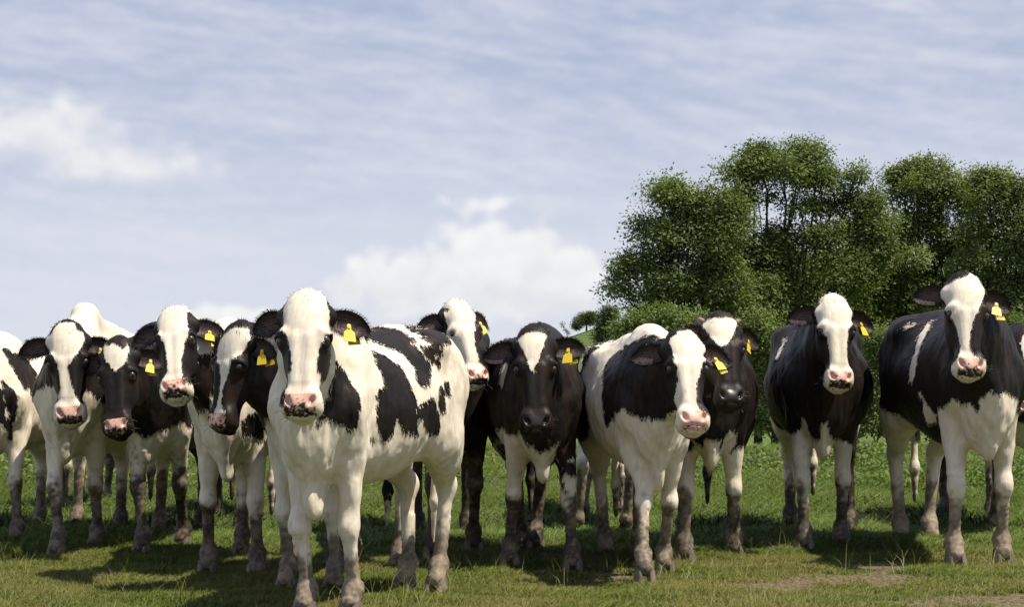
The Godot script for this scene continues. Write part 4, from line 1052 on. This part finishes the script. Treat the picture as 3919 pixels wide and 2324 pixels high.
func tree(called: String, label: String, category: String, group: String, px: float, dist: float, lobes: Array, t: Dictionary) -> void:
	# lobes: [across, height, half width, half height] in metres from the foot; each gets limbs and leaf clumps
	rng.seed = hash(label)
	var root := Node3D.new()
	root.name = called
	add_child(root, true)
	root.position = Vector3(px, height(px, -dist) - 0.05, -dist)
	tag(root, label, category, group)
	var wood := Pelt.new()
	var top: float = t.get("fork", 3.0)
	var girth: float = t.get("girth", 0.4)
	var fork := Vector3(t.get("lean", 0.0), top, 0)
	limb(wood, Vector3.ZERO, fork, girth, girth * 0.75, 4, girth * 0.4)
	var at := []
	var cols := PackedColorArray()
	var tint: Color = t.tint
	var cl: float = t.get("clump", 0.42)
	var pr: float = t.get("puff", 0.62)
	for q in lobes:
		var c := Vector3(q[0], q[1], rng.randf_range(-0.5, 0.5) * q[2])
		var r := Vector3(q[2], q[3], maxf(q[2], q[3]) * 0.9)
		var path := limb(wood, fork.lerp(c, 0.02), c, girth * 0.22, 0.03, 5, 0.5 + 0.15 * r.length())
		var gap := Vector3(rng.randf(), rng.randf(), rng.randf()) * 40.0
		var puffs := int(t.get("dense", 1.0) * (4.0 + 3.4 * r.x * r.y / (pr * pr)))
		for k in puffs:
			# a spray of leaves at the end of a twig, flat below and rounded above
			var w := Vector3(rng.randfn(), rng.randfn(), rng.randfn() + 0.3).normalized()
			var o := c + w * r * (pow(rng.randf_range(0.1, 1.0), 0.4) + (0.25 if rng.randf() < 0.12 else 0.0))
			if tone.get_noise_3dv(o * 0.5 + gap) + 0.5 * tone.get_noise_3dv(o * 1.3 + gap) < t.get("holes", -0.45):
				continue
			if k % 3 == 0:
				limb(wood, path[rng.randi_range(2, 5)], o, 0.035, 0.010, 3, 0.3)
			var pz := pr * rng.randf_range(0.45, 1.3)
			var shade := rng.randf_range(0.72, 1.28)
			for j in int(t.get("sprays", 9)):
				var v := Vector3(rng.randfn(), rng.randfn() * 0.6 + 0.25, rng.randfn()).normalized() * pz * rng.randf_range(0.3, 1.1)
				v.y *= 0.6
				var b := Basis.from_euler(Vector3(rng.randf_range(-0.5, 0.5), rng.randf() * TAU, rng.randf_range(-0.5, 0.5))).scaled(Vector3.ONE * rng.randf_range(0.65, 1.2) * cl / 0.42)
				at.append(Transform3D(b, o + v))
				var col := tint * shade * rng.randf_range(0.85, 1.15)
				col = col.lerp(Color(0.16, 0.19, 0.05), 0.4 * clampf(tone.get_noise_3dv(o * 0.5 + gap) + 0.1, 0.0, 1.0))
				col.a = 1.0
				cols.append(col)
	commit("trunk", root, wood, mat.bark)
	scatter("crown", root, t.get("mesh", clumps[0]), at, cols).set_meta("kind", "stuff")

func build_trees() -> void:
	clumps = [leaf_clump(34, 0.44, 0.125, 5), leaf_clump(40, 0.42, 0.15, 6)]
	for q in TREES:
		var t: Dictionary = q[6].duplicate()
		tree(q[0], q[1], q[2], q[3], q[4], q[5], q[7], t)

# ---------------------------------------------------------------- grass
func blade_clump(blades: int, spread: float, tall: float, wide: float, seed_: int, flop: float) -> ArrayMesh:
	var r := RandomNumberGenerator.new()
	r.seed = seed_
	var sk := Pelt.new()
	for i in blades:
		var g := r.randf() * TAU
		var o := Vector3(cos(g), 0, sin(g)) * spread * sqrt(r.randf())
		var lean := Vector3(r.randfn(), 0, r.randfn()) * flop
		var h := tall * r.randf_range(0.45, 1.15)
		var s := Vector3(cos(g * 3.0), 0, sin(g * 3.0)) * wide * r.randf_range(0.7, 1.2)
		var c := Color.WHITE * r.randf_range(0.75, 1.2)
		if r.randf() < 0.16:
			c = Color(2.3, 1.35, 2.0) * r.randf_range(0.7, 1.0)
		c.a = 1.0
		var n := (Vector3.UP * 1.3 + s.cross(Vector3.UP).normalized() * 0.8).normalized()
		var mid := o + Vector3.UP * h * 0.55 + lean * h * 0.35
		var tip := o + Vector3.UP * h * 0.92 + lean * h
		var k := sk.vert(o - s * 0.5 - Vector3.UP * 0.01, n, c)
		sk.vert(o + s * 0.5 - Vector3.UP * 0.01, n, c)
		sk.vert(mid - s * 0.42, n, c)
		sk.vert(mid + s * 0.42, n, c)
		sk.vert(tip, n, c)
		sk.t.append_array([k, k + 1, k + 2, k + 1, k + 3, k + 2, k + 2, k + 3, k + 4])
	var m := ArrayMesh.new()
	m.add_surface_from_arrays(Mesh.PRIMITIVE_TRIANGLES, sk.arrays())
	m.surface_set_material(0, mat.grass)
	return m

func sow(called: String, label: String, category: String, mesh: Mesh, n: int, near: float, far: float, pick: Callable) -> void:
	# pick(x, z) gives [chance, size, colour]
	var at := []
	var cols := PackedColorArray()
	for i in n:
		var d := sqrt(lerpf(near * near, far * far, rng.randf()))
		var x := rng.randf_range(-1.0, 1.0) * (d * 0.222 + 0.9)
		var got: Array = pick.call(x, -d)
		if rng.randf() > got[0]:
			continue
		var k: float = got[1]
		var b := Basis(Vector3.UP, rng.randf() * TAU).scaled(Vector3(k, k * rng.randf_range(0.75, 1.25), k))
		at.append(Transform3D(b, Vector3(x, height(x, -d), -d)))
		var c: Color = got[2]
		c *= rng.randf_range(0.8, 1.2)
		c.a = 1.0
		cols.append(c)
	var o := scatter(called, self, mesh, at, cols)
	o.set_meta("kind", "stuff")
	o.set_meta("label", label)
	o.set_meta("category", category)

func turf(x: float, z: float) -> Array:
	var d := -z
	var b := bare(x, z)
	var y := dry(x, z)
	var lush := smoothstep(13.6, 15.5, d)
	var green := Color(0.215, 0.270, 0.070).lerp(Color(0.250, 0.345, 0.118), lush)
	var c := green.lerp(Color(0.42, 0.35, 0.17), y * 0.65)
	var tall := tone.get_noise_2d(x * 1.7, z * 1.7 + 60.0)
	return [1.0 - 0.85 * b, lerpf(0.75 + 0.5 * tall, 1.5 + 0.6 * tall, lush) * (1.0 - 0.5 * b) * (1.0 - 0.3 * y), c]

func meadow(x: float, z: float) -> Array:
	var k := tone.get_noise_2d(x * 0.6, z * 0.4 + 20.0)
	return [1.0, 1.0 + 0.5 * k, Color(0.245, 0.345, 0.120).lerp(Color(0.290, 0.375, 0.150), 0.5 + k)]

func stalks(x: float, z: float) -> Array:
	var k := tone.get_noise_2d(x * 0.9 + 8.0, z * 0.9)
	return [smoothstep(-0.1, 0.5, k) * (1.0 - bare(x, z)), 0.8 + 0.4 * k, Color(0.30, 0.31, 0.13)]

func weeds(x: float, z: float) -> Array:
	var k := tone.get_noise_2d(x * 0.5 + 2.0, z * 0.5) + 0.4 * tone.get_noise_2d(x * 2.0, z * 2.0)
	var right := smoothstep(0.9, 2.2, x)
	return [maxf(right * smoothstep(-0.45, 0.0, k), smoothstep(0.3, 0.55, k) * 0.6), 0.8 + 0.5 * k, Color(0.150, 0.215, 0.070).lerp(Color(0.21, 0.22, 0.095), clampf(k, 0.0, 1.0))]

func build_grass() -> void:
	rng.seed = 77
	sow("turf_grass", "short worn pasture grass under and in front of the cows", "grass", blade_clump(11, 0.045, 0.046, 0.0046, 3, 1.1), 105000, 9.3, 16.5, turf)
	sow("meadow_grass", "longer green grass of the field behind the cows", "grass", blade_clump(14, 0.09, 0.11, 0.008, 4, 0.8), 60000, 15.5, 30.0, meadow)
	sow("far_grass", "green pasture running down towards the oaks", "grass", blade_clump(16, 0.30, 0.12, 0.016, 8, 0.6), 26000, 29.0, 75.0, meadow)
	sow("grass_stalks", "thin flowering grass stalks standing above the turf", "grass", blade_clump(3, 0.05, 0.17, 0.0034, 5, 0.45), 5200, 10.3, 17.0, stalks)
	sow("nettle_bed", "dull green nettles and weeds growing in a band behind the cows", "weeds", leaf_clump(70, 0.20, 0.05, 9), 9000, 19.5, 25.5, weeds)
# ---------------------------------------------------------------- implicit bodies
class Field:
	# smooth union of tapered capsules, ellipsoids and lofted tables, meshed as surface nets
	var kind := PackedInt32Array()
	var a := PackedVector3Array()
	var ba := PackedVector3Array()
	var inv := PackedFloat32Array()
	var ra := PackedFloat32Array()
	var dr := PackedFloat32Array()
	var ax := PackedVector3Array()
	var sq := PackedFloat32Array()
	var kk := PackedFloat32Array()
	var carve := PackedInt32Array()
	var basis: Array[Basis] = []
	var tab := PackedFloat32Array()
	var t0 := 0.0
	var t1 := 1.0
	var tn := 0
	var all := PackedInt32Array()

	func _add(kd: int, p: Vector3, b: Vector3, r0: float, r1: float, axis: Vector3, s: float, k: float, cv: int, bs: Basis) -> void:
		var d := b - p
		if s != 1.0:
			d += axis * (d.dot(axis) * (1.0 / s - 1.0))
		all.append(kind.size())
		kind.append(kd); a.append(p); ba.append(d); inv.append(1.0 / maxf(d.length_squared(), 1e-9))
		ra.append(r0); dr.append(r1 - r0); ax.append(axis); sq.append(s); kk.append(k); carve.append(cv); basis.append(bs)

	func cap(p: Vector3, b: Vector3, r0: float, r1: float, k := 0.04, axis := Vector3.RIGHT, s := 1.0) -> void:
		_add(0, p, b, r0, r1, axis, s, k, 0, Basis())

	func ell(p: Vector3, r: Vector3, k := 0.04, bs := Basis(), cv := 0) -> void:
		# bs turns the ellipsoid; the stored basis takes a point to the unit ball
		var m := Basis.from_scale(Vector3(1.0 / r.x, 1.0 / r.y, 1.0 / r.z)) * bs.transposed()
		_add(1, p, p, minf(r.x, minf(r.y, r.z)), 0.0, Vector3.RIGHT, 1.0, k, cv, m)

	func loft(kd: int, rows: Array, k: float) -> void:
		# rows: [station, three numbers]; resampled with a smooth curve
		tn = 48
		t0 = rows[0][0]
		t1 = rows[-1][0]
		for i in tn + 1:
			var t := t0 + (t1 - t0) * float(i) / tn
			var j := 0
			while j < rows.size() - 2 and rows[j + 1][0] < t:
				j += 1
			var f: float = clampf((t - rows[j][0]) / (rows[j + 1][0] - rows[j][0]), 0.0, 1.0)
			for c in 3:
				var v0: float = rows[maxi(j - 1, 0)][c + 1]
				var v3: float = rows[mini(j + 2, rows.size() - 1)][c + 1]
				tab.append(cubic_interpolate(rows[j][c + 1], rows[j + 1][c + 1], v0, v3, f))
		_add(kd, Vector3.ZERO, Vector3.ZERO, 0.0, 0.0, Vector3.RIGHT, 1.0, k, 0, Basis())

	func one(i: int, p: Vector3) -> float:
		var kd := kind[i]
		if kd == 0:
			var pa := p - a[i]
			var s := sq[i]
			if s != 1.0:
				pa += ax[i] * (pa.dot(ax[i]) * (1.0 / s - 1.0))
			var h := clampf(pa.dot(ba[i]) * inv[i], 0.0, 1.0)
			return ((pa - ba[i] * h).length() - (ra[i] + dr[i] * h)) * minf(s, 1.0)
		if kd == 1:
			var q := basis[i] * (p - a[i])
			var l := q.length()
			return (l - 1.0) * ra[i] if l < 1.6 else (l - 1.0) * ra[i] * 1.0
		if kd == 2:
			# trunk: table along z of top, bottom, half width
			var tz := clampf((p.z - t0) / (t1 - t0), 0.0, 0.99999) * tn
			var n := int(tz)
			var f := tz - n
			n *= 3
			var top := tab[n] + (tab[n + 3] - tab[n]) * f
			var bot := tab[n + 1] + (tab[n + 4] - tab[n + 1]) * f
			var w := tab[n + 2] + (tab[n + 5] - tab[n + 2]) * f
			var hy := (top - bot) * 0.5
			var ny := (p.y - (top + bot) * 0.5) / hy
			if ny > 0.0:
				w *= 1.0 - 0.3 * minf(ny, 1.2) * minf(ny, 1.2)
			var nx := p.x / w
			var d := (sqrt(nx * nx + ny * ny) - 1.0) * minf(w, hy)
			var dz := maxf(t0 - p.z, p.z - t1)
			return sqrt(maxf(d, 0.0) ** 2 + dz * dz) if dz > 0.0 else d
		# skull: table down the face of half width, front, back
		var ty := clampf((-p.y - t0) / (t1 - t0), 0.0, 0.99999) * tn
		var m := int(ty)
		var g := ty - m
		m *= 3
		var wd := tab[m] + (tab[m + 3] - tab[m]) * g
		var fr := tab[m + 1] + (tab[m + 4] - tab[m + 1]) * g
		var bk := tab[m + 2] + (tab[m + 5] - tab[m + 2]) * g
		var hz := (fr - bk) * 0.5
		var nz := (p.z - (fr + bk) * 0.5) / hz
		var wf := wd
		if nz < 0.0:
			wf *= 1.0 - 0.3 * minf(nz * nz, 1.0)
		var mx := p.x / wf
		var x2 := mx * mx
		var z2 := nz * nz
		var e := (0.5 * (sqrt(x2 + z2) + sqrt(sqrt(x2 * x2 + z2 * z2))) - 1.0) * minf(wd, hz)
		var dy := maxf(t0 + p.y, -p.y - t1)
		return sqrt(maxf(e, 0.0) ** 2 + dy * dy) if dy > 0.0 else e

	func ev(p: Vector3, use: PackedInt32Array) -> float:
		var d := 10.0
		for i in use:
			var e: float
			if kind[i] == 0:
				var pa := p - a[i]
				var s := sq[i]
				if s != 1.0:
					pa += ax[i] * (pa.dot(ax[i]) * (1.0 / s - 1.0))
				e = ((pa - ba[i] * clampf(pa.dot(ba[i]) * inv[i], 0.0, 1.0)).length() - ra[i] - dr[i] * clampf(pa.dot(ba[i]) * inv[i], 0.0, 1.0)) * s
			else:
				e = one(i, p)
			var k := kk[i]
			if carve[i] == 1:
				if d + e < k:
					var h := maxf(k - absf(d + e), 0.0) / k
					d = maxf(d, -e) + h * h * k * 0.25
			elif e - d < k:
				var h := maxf(k - absf(d - e), 0.0) / k
				d = minf(d, e) - h * h * k * 0.25
		return d

	func near(c: Vector3, reach: float, use: PackedInt32Array) -> Array:
		# [smooth distance, the members that matter within reach of c]
		var d := 10.0
		var least := 10.0
		var es := PackedFloat32Array()
		for i in use:
			var e := one(i, c)
			es.append(e)
			var k := kk[i]
			if carve[i] == 1:
				var h := maxf(k - absf(d + e), 0.0) / k
				d = maxf(d, -e) + h * h * k * 0.25
			else:
				least = minf(least, e)
				var h := maxf(k - absf(d - e), 0.0) / k
				d = minf(d, e) - h * h * k * 0.25
		var keep := PackedInt32Array()
		if absf(d) < reach:
			for j in use.size():
				var i := use[j]
				if (carve[i] == 1 and es[j] < reach * 2.0) or (carve[i] == 0 and es[j] - least < reach * 1.6 + kk[i]):
					keep.append(i)
		return [d, keep]

	func net(lo: Vector3, hi: Vector3, cell: float) -> Array:
		# surface nets over blocks of 4 nodes inside blocks of 16: [points, triangles]
		var sup := Vector3i(((hi - lo) / (cell * 16.0)).ceil())
		var nx := sup.x * 16 + 1
		var ny := sup.y * 16 + 1
		var nz := sup.z * 16 + 1
		var sy := nx
		var sz := nx * ny
		var val := PackedFloat32Array()
		val.resize(nx * ny * nz)
		val.fill(1.0)
		var blocks := PackedInt32Array()
		var rs := (cell * 8.0 * 1.74 + cell) * 1.15
		var rb := (cell * 2.0 * 1.74 + cell) * 1.15
		for Z in sup.z:
			for Y in sup.y:
				for X in sup.x:
					var s_at := near(lo + Vector3(X * 16 + 8, Y * 16 + 8, Z * 16 + 8) * cell, rs, all)
					var ds: float = s_at[0]
					if ds > rs:
						continue
					if ds < -rs:
						for k in range(Z * 16, Z * 16 + 16):
							for j in range(Y * 16, Y * 16 + 16):
								for i in range(X * 16, X * 16 + 16):
									val[k * sz + j * sy + i] = -1.0
						continue
					var use: PackedInt32Array = s_at[1]
					for q in 64:
						var bi := X * 16 + (q & 3) * 4
						var bj := Y * 16 + ((q >> 2) & 3) * 4
						var bk := Z * 16 + (q >> 4) * 4
						var b_at := near(lo + Vector3(bi + 1.5, bj + 1.5, bk + 1.5) * cell, rb, use)
						var db: float = b_at[0]
						if db > rb:
							continue
						var far := db < -rb
						var few: PackedInt32Array = b_at[1]
						if not far:
							blocks.append(bi); blocks.append(bj); blocks.append(bk)
						for k in 4:
							for j in 4:
								var at := (bk + k) * sz + (bj + j) * sy + bi
								for i in 4:
									val[at + i] = -1.0 if far else ev(lo + Vector3(bi + i, bj + j, bk + k) * cell, few)
		var id := PackedInt32Array()
		id.resize(nx * ny * nz)
		id.fill(-1)
		var pts := PackedVector3Array()
		var crossed := PackedInt32Array()
		var off := PackedInt32Array([0, 1, sy, sy + 1, sz, sz + 1, sz + sy, sz + sy + 1])
		for b in range(0, blocks.size(), 3):
			for q in 64:
				var i := blocks[b] + (q & 3)
				var j := blocks[b + 1] + ((q >> 2) & 3)
				var k := blocks[b + 2] + (q >> 4)
				if i >= nx - 1 or j >= ny - 1 or k >= nz - 1:
					continue
				var at := k * sz + j * sy + i
				var neg := 0
				for o in off:
					if val[at + o] < 0.0:
						neg += 1
				if neg == 0 or neg == 8:
					continue
				var sum := Vector3.ZERO
				var n := 0
				for c in 8:
					var vc := val[at + off[c]]
					for bit in 3:
						var c2 := c | (1 << bit)
						if c2 == c:
							continue
						var vd := val[at + off[c2]]
						if (vc < 0.0) != (vd < 0.0):
							var f := vc / (vc - vd)
							var p := Vector3(c & 1, (c >> 1) & 1, c >> 2)
							p[bit] += f
							sum += p
							n += 1
				id[at] = pts.size()
				crossed.append(at)
				pts.append(lo + (Vector3(i, j, k) + sum / n) * cell)
		var tri := PackedInt32Array()
		for at in crossed:
			var inside := val[at] < 0.0
			for bit in 3:
				var st: int = [1, sy, sz][bit]
				if (val[at + st] < 0.0) == inside:
					continue
				var u: int = [sy, sz, 1][bit]
				var v: int = [sz, 1, sy][bit]
				if at - u - v < 0:
					continue
				var q0 := id[at]
				var q1 := id[at - u]
				var q2 := id[at - u - v]
				var q3 := id[at - v]
				if q1 < 0 or q2 < 0 or q3 < 0:
					continue
				if inside:
					tri.append_array([q0, q1, q2, q0, q2, q3])
				else:
					tri.append_array([q0, q2, q1, q0, q3, q2])
		return [pts, tri]
